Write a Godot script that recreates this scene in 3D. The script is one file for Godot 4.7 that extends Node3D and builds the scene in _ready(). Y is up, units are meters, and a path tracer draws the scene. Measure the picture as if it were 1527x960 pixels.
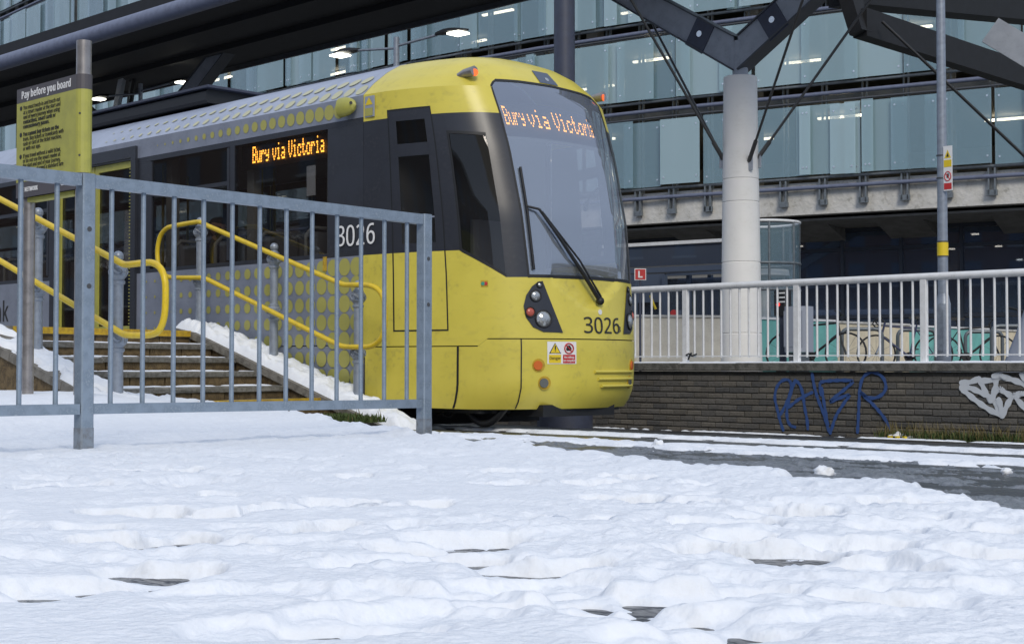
extends Node3D
# ---------------------------------------------------------------- camera numbers (photo 1527 x 960)
const EYE := Vector3(10.89, 0.60, 9.07)
const FOC := 2200.0
const HOR := 545.0
var fwd := Vector3(-0.70, 0, -0.714).normalized()
var rgt := Vector3(0.714, 0, -0.70).normalized()
var rng := RandomNumberGenerator.new()
var M := {}
var ctex := 0

# pixel -> direction, then to a plane of the place
func ray(x: float, y: float) -> Vector3:
	var a := atan((HOR - 480.0) / FOC)
	var f := fwd * cos(a) + Vector3.UP * sin(a)
	var u := rgt.cross(f)
	return f + rgt * (x - 763.5) / FOC + u * (480.0 - y) / FOC
func at_z(x: float, y: float, z: float) -> Vector3:
	var d := ray(x, y)
	return EYE + d * ((z - EYE.z) / d.z)
func at_depth(x: float, y: float, dd: float) -> Vector3:
	var d := ray(x, y)
	return EYE + d * (dd / Vector3(d.x, 0, d.z).dot(fwd))
func plan(c: float, d: float, y: float) -> Vector3:
	var p := EYE + rgt * c + fwd * d
	p.y = y
	return p

# ---------------------------------------------------------------- mesh builder
class MB:
	var st := SurfaceTool.new()
	var n := 0
	func _init():
		st.begin(Mesh.PRIMITIVE_TRIANGLES)
	func v(p: Vector3, nn: Vector3):
		st.set_normal(nn)
		st.add_vertex(p)
	func tri(a: Vector3, b: Vector3, c: Vector3):
		var q := (b - a).cross(c - a)
		if q.length_squared() < 1e-16: return
		q = q.normalized()
		v(a, q); v(c, q); v(b, q)
	func quad(a: Vector3, b: Vector3, c: Vector3, d: Vector3):
		var q := (c - a).cross(d - b)
		if q.length_squared() < 1e-16: return
		q = q.normalized()
		v(a, q); v(c, q); v(b, q); v(a, q); v(d, q); v(c, q)
	func squad(a, b, c, d, na, nb, nc, nd):
		v(a, na); v(c, nc); v(b, nb); v(a, na); v(d, nd); v(c, nc)
	func box(c: Vector3, s: Vector3, b := Basis.IDENTITY):
		var x := b.x * s.x * 0.5
		var y := b.y * s.y * 0.5
		var z := b.z * s.z * 0.5
		quad(c - x - y + z, c + x - y + z, c + x + y + z, c - x + y + z)
		quad(c + x - y - z, c - x - y - z, c - x + y - z, c + x + y - z)
		quad(c + x - y + z, c + x - y - z, c + x + y - z, c + x + y + z)
		quad(c - x - y - z, c - x - y + z, c - x + y + z, c - x + y - z)
		quad(c - x + y + z, c + x + y + z, c + x + y - z, c - x + y - z)
		quad(c - x - y - z, c + x - y - z, c + x - y + z, c - x - y + z)
	func span(lo: Vector3, hi: Vector3):
		box((lo + hi) * 0.5, (hi - lo).abs())
	func bar(a: Vector3, b: Vector3, w: float, h: float, up := Vector3.UP):
		var f := (b - a).normalized()
		var s := f.cross(up).normalized()
		box((a + b) * 0.5, Vector3((b - a).length(), h, w), Basis(f, s.cross(f).normalized(), s))
	# box with chamfered long edges, extruded between two frames
	func cham(lo: Vector3, hi: Vector3, r := 0.008):
		var c := (lo + hi) * 0.5
		var s := (hi - lo).abs() * 0.5
		# octagonal section across the two smaller axes
		var ax := 0
		if s.y > s.x and s.y > s.z: ax = 1
		elif s.z > s.x and s.z > s.y: ax = 2
		var e := [Vector3.RIGHT, Vector3.UP, Vector3.BACK]
		var f: Vector3 = e[ax]
		var p: Vector3 = e[(ax + 1) % 3]
		var q: Vector3 = e[(ax + 2) % 3]
		var sp: float = s[(ax + 1) % 3]
		var sq: float = s[(ax + 2) % 3]
		var sf: float = s[ax]
		var o := [[sp, -sq + r], [sp, sq - r], [sp - r, sq], [-sp + r, sq], [-sp, sq - r], [-sp, -sq + r], [-sp + r, -sq], [sp - r, -sq]]
		for i in 8:
			var a: Vector3 = c + p * o[i][0] + q * o[i][1]
			var b: Vector3 = c + p * o[(i + 1) % 8][0] + q * o[(i + 1) % 8][1]
			quad(a - f * sf, b - f * sf, b + f * sf, a + f * sf)
			tri(c + f * sf, a + f * sf, b + f * sf)
			tri(c - f * sf, b - f * sf, a - f * sf)
	func tube(pts: Array, r: float, seg := 8, r2 := -1.0, caps := true):
		if r2 < 0.0: r2 = r
		var rings := []
		var nor := []
		var k := pts.size()
		var up := Vector3.UP
		var prev := Vector3.ZERO
		for i in k:
			var t: Vector3
			if i == 0: t = pts[1] - pts[0]
			elif i == k - 1: t = pts[k - 1] - pts[k - 2]
			else: t = (pts[i + 1] - pts[i]).normalized() + (pts[i] - pts[i - 1]).normalized()
			t = t.normalized()
			var s: Vector3
			if prev == Vector3.ZERO:
				s = t.cross(up)
				if s.length() < 0.05: s = t.cross(Vector3.RIGHT)
			else:
				s = prev - t * prev.dot(t)
			s = s.normalized()
			prev = s
			var w := t.cross(s)
			var rr := lerpf(r, r2, float(i) / (k - 1))
			var ring := []
			var nn := []
			for j in seg:
				var a := TAU * j / seg
				var d := s * cos(a) + w * sin(a)
				nn.append(d)
				ring.append(pts[i] + d * rr)
			rings.append(ring)
			nor.append(nn)
		for i in k - 1:
			for j in seg:
				var l := (j + 1) % seg
				squad(rings[i][j], rings[i][l], rings[i + 1][l], rings[i + 1][j], nor[i][j], nor[i][l], nor[i + 1][l], nor[i + 1][j])
		if caps:
			for j in seg:
				var l := (j + 1) % seg
				tri(pts[0], rings[0][l], rings[0][j])
				tri(pts[k - 1], rings[k - 1][j], rings[k - 1][l])
	func lathe(o: Vector3, prof: Array, seg := 16):
		for i in prof.size() - 1:
			var p: Vector2 = prof[i]
			var q: Vector2 = prof[i + 1]
			var sl := Vector2(q.y - p.y, -(q.x - p.x)).normalized()
			for j in seg:
				var a := TAU * j / seg
				var b := TAU * (j + 1) / seg
				var ca := Vector3(cos(a), 0, -sin(a))
				var cb := Vector3(cos(b), 0, -sin(b))
				var na := (ca * sl.x + Vector3.UP * sl.y).normalized()
				var nb := (cb * sl.x + Vector3.UP * sl.y).normalized()
				squad(o + ca * p.x + Vector3.UP * p.y, o + cb * p.x + Vector3.UP * p.y, o + cb * q.x + Vector3.UP * q.y, o + ca * q.x + Vector3.UP * q.y, na, nb, nb, na)
	func ball(c: Vector3, r: float, seg := 10):
		var pr := []
		for i in 7:
			var a := -PI / 2 + PI * i / 6
			pr.append(Vector2(max(r * cos(a), 0.0001), r * sin(a)))
		lathe(c, pr, seg)
	func disc(c: Vector3, nrm: Vector3, r: float, seg := 14, th := 0.0):
		var s := nrm.cross(Vector3.UP)
		if s.length() < 0.05: s = nrm.cross(Vector3.RIGHT)
		s = s.normalized()
		var w := nrm.cross(s)
		for j in seg:
			var a := TAU * j / seg
			var b := TAU * (j + 1) / seg
			var pa := c + (s * cos(a) + w * sin(a)) * r
			var pb := c + (s * cos(b) + w * sin(b)) * r
			tri(c, pa, pb)
			if th > 0.0: quad(pa - nrm * th, pb - nrm * th, pb, pa)
	# grid of points with smooth normals
	func grid(p: Array, flip := false):
		var r := p.size()
		var c: int = p[0].size()
		var nn := []
		for i in r:
			var row := []
			for j in c:
				var du: Vector3 = p[i][mini(j + 1, c - 1)] - p[i][maxi(j - 1, 0)]
				var dv: Vector3 = p[mini(i + 1, r - 1)][j] - p[maxi(i - 1, 0)][j]
				var q := du.cross(dv)
				q = q.normalized() if q.length_squared() > 1e-18 else Vector3.UP
				row.append(-q if flip else q)
			nn.append(row)
		for i in r - 1:
			for j in c - 1:
				if flip: squad(p[i][j], p[i + 1][j], p[i + 1][j + 1], p[i][j + 1], nn[i][j], nn[i + 1][j], nn[i + 1][j + 1], nn[i][j + 1])
				else: squad(p[i][j], p[i][j + 1], p[i + 1][j + 1], p[i + 1][j], nn[i][j], nn[i][j + 1], nn[i + 1][j + 1], nn[i + 1][j])
	func done() -> ArrayMesh:
		return st.commit()

# ---------------------------------------------------------------- nodes
var used := {}
func numbered(n: String) -> String:
	if not used.has(n):
		used[n] = 0
		return n
	used[n] += 1
	return "%s_%03d" % [n, used[n]]
func thing(called: String, label: String, cat: String, pos := Vector3.ZERO, group := "") -> Node3D:
	var o := Node3D.new()
	o.name = numbered(called)
	add_child(o)
	o.position = pos
	o.set_meta("label", label)
	o.set_meta("category", cat)
	if group: o.set_meta("group", group)
	return o
func struct(called: String) -> Node3D:
	var o := Node3D.new()
	o.name = numbered(called)
	add_child(o)
	o.set_meta("kind", "structure")
	return o
func world_of(o: Node) -> Transform3D:
	var t := Transform3D.IDENTITY
	var k := o
	while k != self and k is Node3D:
		t = k.transform * t
		k = k.get_parent()
	return t
func part(parent: Node, called: String, mesh, m: Material, xf := Transform3D.IDENTITY) -> MeshInstance3D:
	var o := MeshInstance3D.new()
	o.name = called
	o.mesh = mesh.done() if mesh is MB else mesh
	o.material_override = m
	parent.add_child(o, true)
	o.transform = world_of(parent).affine_inverse() * xf
	return o
var unit_box: BoxMesh
func ubox(parent: Node, called: String, c: Vector3, s: Vector3, m: Material, b := Basis.IDENTITY) -> MeshInstance3D:
	return part(parent, called, unit_box, m, Transform3D(b * Basis.from_scale(s), c))

# ---------------------------------------------------------------- materials
func lin(r: float, g: float, b: float) -> Color:
	return Color(r, g, b).linear_to_srgb()
func noise(seed_: int, freq: float, oct := 4, type := FastNoiseLite.TYPE_SIMPLEX_SMOOTH) -> FastNoiseLite:
	var n := FastNoiseLite.new()
	n.seed = seed_
	n.noise_type = type
	n.frequency = freq
	n.fractal_octaves = oct
	return n
# colour texture: two or three linear colours mixed by layered noise
func ctexture(a: Color, b: Color, c: Color, seed_: int, f1 := 0.012, f2 := 0.08, size := 512) -> ImageTexture:
	var i1 := noise(seed_, f1, 4).get_seamless_image(size, size)
	var i2 := noise(seed_ + 7, f2, 3).get_seamless_image(size, size)
	var d1 := i1.get_data()
	var d2 := i2.get_data()
	var out := PackedByteArray()
	out.resize(size * size * 3)
	var lut := PackedByteArray()
	lut.resize(64 * 64 * 3)
	for y in 64:
		for x in 64:
			var t1 := x / 63.0
			var t2 := y / 63.0
			var k := a.lerp(b, smoothstep(0.25, 0.75, t1)).lerp(c, smoothstep(0.55, 0.95, t2 * 0.6 + t1 * 0.4))
			k = k.linear_to_srgb()
			var q := (y * 64 + x) * 3
			lut[q] = int(clampf(k.r, 0, 1) * 255)
			lut[q + 1] = int(clampf(k.g, 0, 1) * 255)
			lut[q + 2] = int(clampf(k.b, 0, 1) * 255)
	var st1 := d1.size() / (size * size)
	var st2 := d2.size() / (size * size)
	for i in size * size:
		var q := ((d2[i * st2] >> 2) * 64 + (d1[i * st1] >> 2)) * 3
		out[i * 3] = lut[q]
		out[i * 3 + 1] = lut[q + 1]
		out[i * 3 + 2] = lut[q + 2]
	return ImageTexture.create_from_image(Image.create_from_data(size, size, false, Image.FORMAT_RGB8, out))
func ntexture(seed_: int, freq: float, strength := 4.0, size := 512) -> ImageTexture:
	var im := noise(seed_, freq, 4).get_seamless_image(size, size)
	im.convert(Image.FORMAT_RGBA8)
	im.bump_map_to_normal_map(strength)
	return ImageTexture.create_from_image(im)
func plain(r: float, g: float, b: float, rough := 0.6, metal := 0.0) -> StandardMaterial3D:
	var m := StandardMaterial3D.new()
	m.albedo_color = lin(r, g, b)
	m.roughness = rough
	m.metallic = metal
	return m
func mottled(a: Color, b: Color, c: Color, seed_: int, scale: float, rough := 0.8, bump := 0.0, metal := 0.0, f1 := 0.012, f2 := 0.08) -> StandardMaterial3D:
	var m := StandardMaterial3D.new()
	m.albedo_texture = ctexture(a, b, c, seed_, f1, f2)
	m.roughness = rough
	m.metallic = metal
	m.uv1_triplanar = true
	m.uv1_world_triplanar = true
	m.uv1_scale = Vector3.ONE * scale
	if bump > 0.0:
		m.normal_enabled = true
		m.normal_texture = ntexture(seed_ + 3, 0.05, 6.0)
		m.normal_scale = bump
	return m
func glow(r: float, g: float, b: float, e: float) -> StandardMaterial3D:
	var m := StandardMaterial3D.new()
	m.albedo_color = lin(r, g, b)
	m.emission_enabled = true
	m.emission = lin(r, g, b)
	m.emission_energy_multiplier = e
	return m
func glass(r: float, g: float, b: float, alpha: float, rough := 0.03, spec := 0.5, metal := 0.0) -> StandardMaterial3D:
	var m := StandardMaterial3D.new()
	var c := lin(r, g, b)
	c.a = alpha
	m.albedo_color = c
	m.transparency = BaseMaterial3D.TRANSPARENCY_ALPHA
	m.roughness = rough
	m.metallic = metal
	m.metallic_specular = spec
	return m
func C(r: float, g: float, b: float) -> Color:
	return Color(r, g, b)

func make_materials():
	M.yellow = mottled(C(.67, .57, .09), C(.63, .535, .08), C(.44, .37, .08), 11, 0.45, 0.34, 0.0, 0.0, 0.010, 0.05)
	M.yellow_rail = mottled(C(.74, .53, .02), C(.68, .48, .02), C(.45, .33, .06), 12, 1.2, 0.4, 0.0)
	M.grey_body = mottled(C(.235, .262, .33), C(.21, .235, .30), C(.175, .195, .245), 13, 0.4, 0.35, 0.0)
	M.silver_roof = mottled(C(.36, .40, .50), C(.32, .36, .45), C(.24, .27, .34), 14, 0.5, 0.38)
	M.dark_body = mottled(C(.030, .034, .044), C(.026, .029, .038), C(.045, .048, .056), 15, 0.5, 0.33)
	M.black = plain(.012, .013, .015, 0.5)
	M.rubber = plain(.010, .011, .013, 0.55)
	M.dot = plain(.40, .38, .10, 0.4)
	M.dot_pale = plain(.50, .49, .30, 0.4)
	M.tram_glass = glass(.008, .009, .010, 0.36, 0.02, 0.5)
	M.screen = glass(.42, .48, .57, 0.31, 0.02, 1.0, 0.5)
	M.screen_top = glass(.34, .39, .48, 0.30, 0.02, 1.0, 0.5)
	M.led = glow(1.0, .42, .05, 5.0)
	M.white_print = plain(.78, .78, .78, 0.5)
	M.black_print = plain(.02, .02, .02, 0.5)
	M.red_print = plain(.52, .03, .03, 0.5)
	M.green_print = plain(.05, .30, .20, 0.5)
	M.yellow_print = plain(.75, .55, .02, 0.5)
	M.galv = mottled(C(.27, .33, .40), C(.22, .275, .335), C(.34, .39, .44), 21, 2.0, 0.45, 0.15, 0.35)
	M.galv_dirty = mottled(C(.24, .28, .33), C(.19, .21, .235), C(.13, .115, .10), 22, 2.5, 0.6, 0.2, 0.2)
	M.post_grey = mottled(C(.28, .32, .38), C(.24, .27, .32), C(.19, .21, .24), 23, 2.0, 0.42, 0.1, 0.3)
	M.steel = mottled(C(.33, .31, .30), C(.27, .255, .25), C(.22, .20, .19), 24, 1.5, 0.35, 0.0, 0.6)
	M.white_paint = mottled(C(.80, .81, .82), C(.75, .76, .77), C(.60, .60, .59), 25, 1.0, 0.4, 0.0)
	M.column = mottled(C(.84, .83, .80), C(.82, .81, .78), C(.76, .75, .71), 26, 0.35, 0.4, 0.0)
	M.col_grey = mottled(C(.36, .39, .44), C(.32, .35, .40), C(.26, .28, .31), 27, 0.6, 0.5)
	M.canopy = mottled(C(.012, .013, .016), C(.009, .010, .012), C(.017, .017, .018), 28, 0.5, 0.7)
	M.pipe = mottled(C(.17, .195, .28), C(.145, .165, .24), C(.10, .11, .15), 29, 0.7, 0.45)
	M.rod = plain(.10, .10, .10, 0.45, 0.5)
	M.mast = mottled(C(.052, .062, .098), C(.045, .052, .082), C(.07, .075, .09), 30, 1.0, 0.5)
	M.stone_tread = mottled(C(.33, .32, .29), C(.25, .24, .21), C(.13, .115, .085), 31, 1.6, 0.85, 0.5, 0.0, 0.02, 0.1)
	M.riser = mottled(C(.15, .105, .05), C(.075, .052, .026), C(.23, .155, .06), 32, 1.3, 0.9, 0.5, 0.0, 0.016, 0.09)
	M.coping = mottled(C(.20, .185, .16), C(.13, .12, .10), C(.07, .065, .05), 33, 1.1, 0.9, 0.5)
	M.nosing = mottled(C(.55, .36, .02), C(.43, .27, .02), C(.20, .13, .04), 34, 2.5, 0.7, 0.3)
	M.wall_core = mottled(C(.075, .07, .062), C(.055, .052, .047), C(.10, .09, .08), 35, 1.0, 0.95, 0.5)
	M.bricks = []
	var bc := [C(.112, .107, .099), C(.135, .127, .114), C(.088, .086, .083), C(.15, .137, .117), C(.118, .108, .093)]
	for i in 5:
		var k: Color = bc[i]
		M.bricks.append(mottled(k, k * 0.86, k * 0.62, 40 + i, 1.7, 0.9, 0.6, 0.0, 0.02, 0.12))
	M.wall_cap = mottled(C(.15, .145, .13), C(.10, .097, .085), C(.055, .055, .045), 46, 1.0, 0.9, 0.5)
	M.snow = StandardMaterial3D.new()
	M.snow.albedo_texture = ctexture(C(.83, .855, .89), C(.79, .82, .86), C(.73, .76, .80), 47, 0.02, 0.12)
	M.snow.roughness = 0.75
	M.snow.uv1_triplanar = true
	M.snow.uv1_world_triplanar = true
	M.snow.uv1_scale = Vector3.ONE * 1.3
	M.snow.normal_enabled = true
	M.snow.normal_texture = ntexture(48, 0.06, 5.0)
	M.snow.normal_scale = 0.5
	M.asphalt = mottled(C(.055, .057, .061), C(.032, .033, .036), C(.10, .105, .115), 49, 0.55, 0.30, 0.7, 0.0, 0.014, 0.2)
	M.slush = mottled(C(.22, .235, .26), C(.13, .14, .155), C(.42, .45, .48), 63, 1.3, 0.35, 0.6, 0.0, 0.02, 0.1)
	M.asphalt.uv1_scale = Vector3(0.28, 0.5, 0.9)
	M.pavement = mottled(C(.060, .057, .054), C(.045, .042, .040), C(.075, .07, .065), 50, 0.9, 0.5, 0.6)
	M.forecourt = mottled(C(.16, .155, .145), C(.12, .118, .11), C(.20, .195, .185), 51, 0.4, 0.8, 0.3)
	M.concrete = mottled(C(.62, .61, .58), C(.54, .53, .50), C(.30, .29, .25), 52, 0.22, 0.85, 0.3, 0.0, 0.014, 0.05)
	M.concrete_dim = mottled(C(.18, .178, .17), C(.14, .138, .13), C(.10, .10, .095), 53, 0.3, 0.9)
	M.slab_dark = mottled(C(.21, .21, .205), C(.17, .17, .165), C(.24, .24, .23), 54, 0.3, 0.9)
	M.panel = [glass(.36, .53, .58, 0.48, 0.05, 0.7), glass(.46, .63, .68, 0.54, 0.05, 0.7), glass(.26, .42, .49, 0.40, 0.05, 0.7)]
	M.facade_steel = mottled(C(.20, .23, .25), C(.16, .18, .20), C(.10, .11, .12), 55, 1.0, 0.5, 0.0, 0.3)
	M.facade_dark = plain(.07, .076, .088, 0.5)
	M.bolt = plain(.75, .78, .80, 0.25, 0.8)
	M.shop_glass = glass(.10, .135, .20, 0.62, 0.02, 1.0, 0.40)
	M.stair_glass = glass(.16, .26, .30, 0.35, 0.03, 0.8)
	M.mullion = plain(.045, .055, .075, 0.45, 0.2)
	M.cream = mottled(C(.74, .66, .49), C(.69, .61, .45), C(.56, .49, .35), 56, 0.6, 0.8)
	M.cream_grey = mottled(C(.72, .68, .58), C(.66, .62, .53), C(.52, .48, .40), 57, 0.6, 0.85)
	M.teal = mottled(C(.18, .50, .46), C(.16, .44, .41), C(.22, .46, .42), 58, 0.6, 0.8)
	M.blue_grey = plain(.085, .11, .16, 0.5)
	M.sign_yellow = mottled(C(.42, .41, .085), C(.38, .37, .08), C(.33, .32, .09), 59, 1.2, 0.45)
	M.sign_grey = plain(.085, .078, .085, 0.5)
	M.seat = plain(.20, .21, .23, 0.8)
	M.interior = plain(.10, .105, .11, 0.8)
	M.interior_pale = plain(.34, .35, .33, 0.7)
	M.pole_yellow = plain(.55, .42, .03, 0.4)
	M.lamp_lit = glow(1.0, .97, .84, 5.0)
	M.tube_lit = glow(1.0, .93, .72, 3.2)
	M.spot_lit = glow(1.0, .95, .85, 7.0)
	M.lens = plain(.42, .44, .45, 0.15, 0.6)
	M.lens_dark = plain(.16, .165, .15, 0.15, 0.4)
	M.orange = plain(.62, .14, .02, 0.25)
	M.red_lens = plain(.45, .10, .07, 0.2)
	M.paint_blue = plain(.035, .085, .26, 0.7)
	M.paint_white = plain(.58, .62, .67, 0.7)
	M.grass = plain(.055, .085, .02, 0.85)
	M.grass_dry = plain(.16, .13, .05, 0.85)
	M.rack = plain(.15, .17, .185, 0.4, 0.5)
	M.cover = plain(.30, .33, .40, 0.6)
	M.brown_brick = mottled(C(.17, .085, .055), C(.13, .065, .042), C(.20, .11, .075), 60, 0.8, 0.9, 0.3)
	M.rail_steel = plain(.20, .20, .20, 0.3, 0.8)

func _ready():
	rng.seed = 20210
	unit_box = BoxMesh.new()
	unit_box.size = Vector3.ONE
	# ---- camera
	var cam := Camera3D.new()
	cam.name = "camera"
	add_child(cam)
	cam.fov = rad_to_deg(2.0 * atan(480.0 / FOC))
	cam.near = 0.05
	cam.far = 600.0
	var a := atan((HOR - 480.0) / FOC)
	var f := fwd * cos(a) + Vector3.UP * sin(a)
	cam.look_at_from_position(EYE, EYE + f, Vector3.UP)
	# ---- sky: bright winter overcast
	var we := WorldEnvironment.new()
	we.name = "environment"
	var env := Environment.new()
	env.background_mode = Environment.BG_SKY
	var sm := ProceduralSkyMaterial.new()
	sm.sky_top_color = Color(0.83, 0.89, 1.0)
	sm.sky_horizon_color = Color(0.72, 0.79, 0.90)
	sm.sky_curve = 0.25
	sm.ground_bottom_color = Color(0.5, 0.54, 0.6)
	sm.ground_horizon_color = Color(0.62, 0.67, 0.74)
	sm.sun_angle_max = 1.0
	var sky := Sky.new()
	sky.sky_material = sm
	env.sky = sky
	env.tonemap_mode = Environment.TONE_MAPPER_LINEAR
	env.background_energy_multiplier = 0.75
	env.tonemap_exposure = 1.14
	env.ambient_light_source = Environment.AMBIENT_SOURCE_SKY
	env.sdfgi_enabled = true
	env.ssao_enabled = true
	env.ssil_enabled = true
	we.environment = env
	add_child(we)
	# ---- sun behind cloud: weak and very soft, from over the right shoulder
	var sun := DirectionalLight3D.new()
	sun.name = "sun"
	sun.light_energy = 0.5
	sun.light_color = Color(1.0, 0.97, 0.92)
	sun.light_angular_distance = 20.0
	sun.shadow_enabled = true
	add_child(sun)
	var toward := Vector3(cos(deg_to_rad(36.0)) * cos(deg_to_rad(36.0)), sin(deg_to_rad(36.0)), sin(deg_to_rad(36.0)) * cos(deg_to_rad(36.0)))
	sun.look_at_from_position(Vector3.ZERO, -toward, Vector3.UP)
	make_materials()
	print("materials")
	build_ground()
	print("ground")
	build_parapet()
	build_carpark()
	print("carpark")
	build_forecourt()
	build_canopy()
	build_stairs()
	print("stairs")
	build_tram()
	print("tram")
	build_fence()
	build_street()
	build_small()
	build_passenger()

# ---------------------------------------------------------------- ground and snow
# the edge of the snowy footway, as depth by bearing (bearing = sideways / depth from the view point)
var edge_px := [[-200, 598], [100, 598], [360, 601], [450, 612], [540, 629], [610, 638], [670, 646], [760, 654], [900, 668], [1050, 684], [1240, 701], [1400, 722], [1527, 745], [1800, 800]]
func edge_depth(r: float) -> float:
	var x := 763.5 + r * FOC
	if x <= edge_px[0][0]: return 0.325 * FOC / (edge_px[0][1] - HOR)
	for i in edge_px.size() - 1:
		if x <= edge_px[i + 1][0]:
			var t: float = (x - edge_px[i][0]) / float(edge_px[i + 1][0] - edge_px[i][0])
			return 0.325 * FOC / (lerpf(edge_px[i][1], edge_px[i + 1][1], t) - HOR)
	return 0.325 * FOC / (edge_px[-1][1] - HOR)
func ground_y(c: float, d: float) -> float:
	# footway level, falling across the tracks to the far wall
	var p := EYE + rgt * c + fwd * d
	var r := c / maxf(d, 0.2)
	var ed := edge_depth(r)
	var low: float = 0.017 + 0.043 * p.z
	var over := smoothstep(0.02, 0.16, (d - ed) / ed)
	var y := lerpf(0.232, minf(low, 0.2), over)
	# bank up to the stair foot and the sign
	var bank := smoothstep(6.6, 9.4, d) * smoothstep(-0.17, -0.31, r)
	return y + bank * 0.14
func build_ground():
	var g := struct("ground")
	var b := MB.new()
	b.quad(Vector3(-300, -0.9, 300), Vector3(300, -0.9, 300), Vector3(300, -0.9, -300), Vector3(-300, -0.9, -300))
	part(g, "base_ground", b, M.forecourt)
	# wet road and footway surface, finer where seen
	var road := struct("road")
	var rows := 150
	var cols := 120
	var pts := []
	var nz := noise(5, 0.9, 3)
	for i in rows + 1:
		var t := float(i) / rows
		var d := 1.0 / lerpf(1.0 / 0.9, 1.0 / 34.0, t)
		var row := []
		for j in cols + 1:
			var r := lerpf(-0.62, 0.62, float(j) / cols)
			var p := EYE + rgt * r * d + fwd * d
			p.y = ground_y(r * d, d) + 0.006 * nz.get_noise_2d(p.x * 2.0, p.z * 2.0)
			if p.z < -6.4: p.y = -0.3
			row.append(p)
		pts.append(row)
	b = MB.new()
	b.grid(pts)
	part(road, "wet_surface", b, M.asphalt)
	# rails of the near and far track
	for z in [-0.607, -2.043, -3.75, -5.18]:
		b = MB.new()
		var y: float = 0.017 + 0.043 * z + 0.008
		b.span(Vector3(-30, y - 0.05, z - 0.033), Vector3(16, y, z + 0.033))
		part(road, "rail", b, M.rail_steel)
	# faded yellow line beside the track
	b = MB.new()
	var yl := at_depth(868, 661, 10.8)
	for k in 4:
		var x0 := yl.x - 0.5 + k * 0.27
		var y: float = 0.017 + 0.043 * yl.z + 0.012
		b.span(Vector3(x0, y - 0.006, yl.z), Vector3(x0 + rng.randf_range(0.12, 0.25), y, yl.z + 0.06))
	part(road, "yellow_line", b, M.nosing)
	build_snow()

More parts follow.
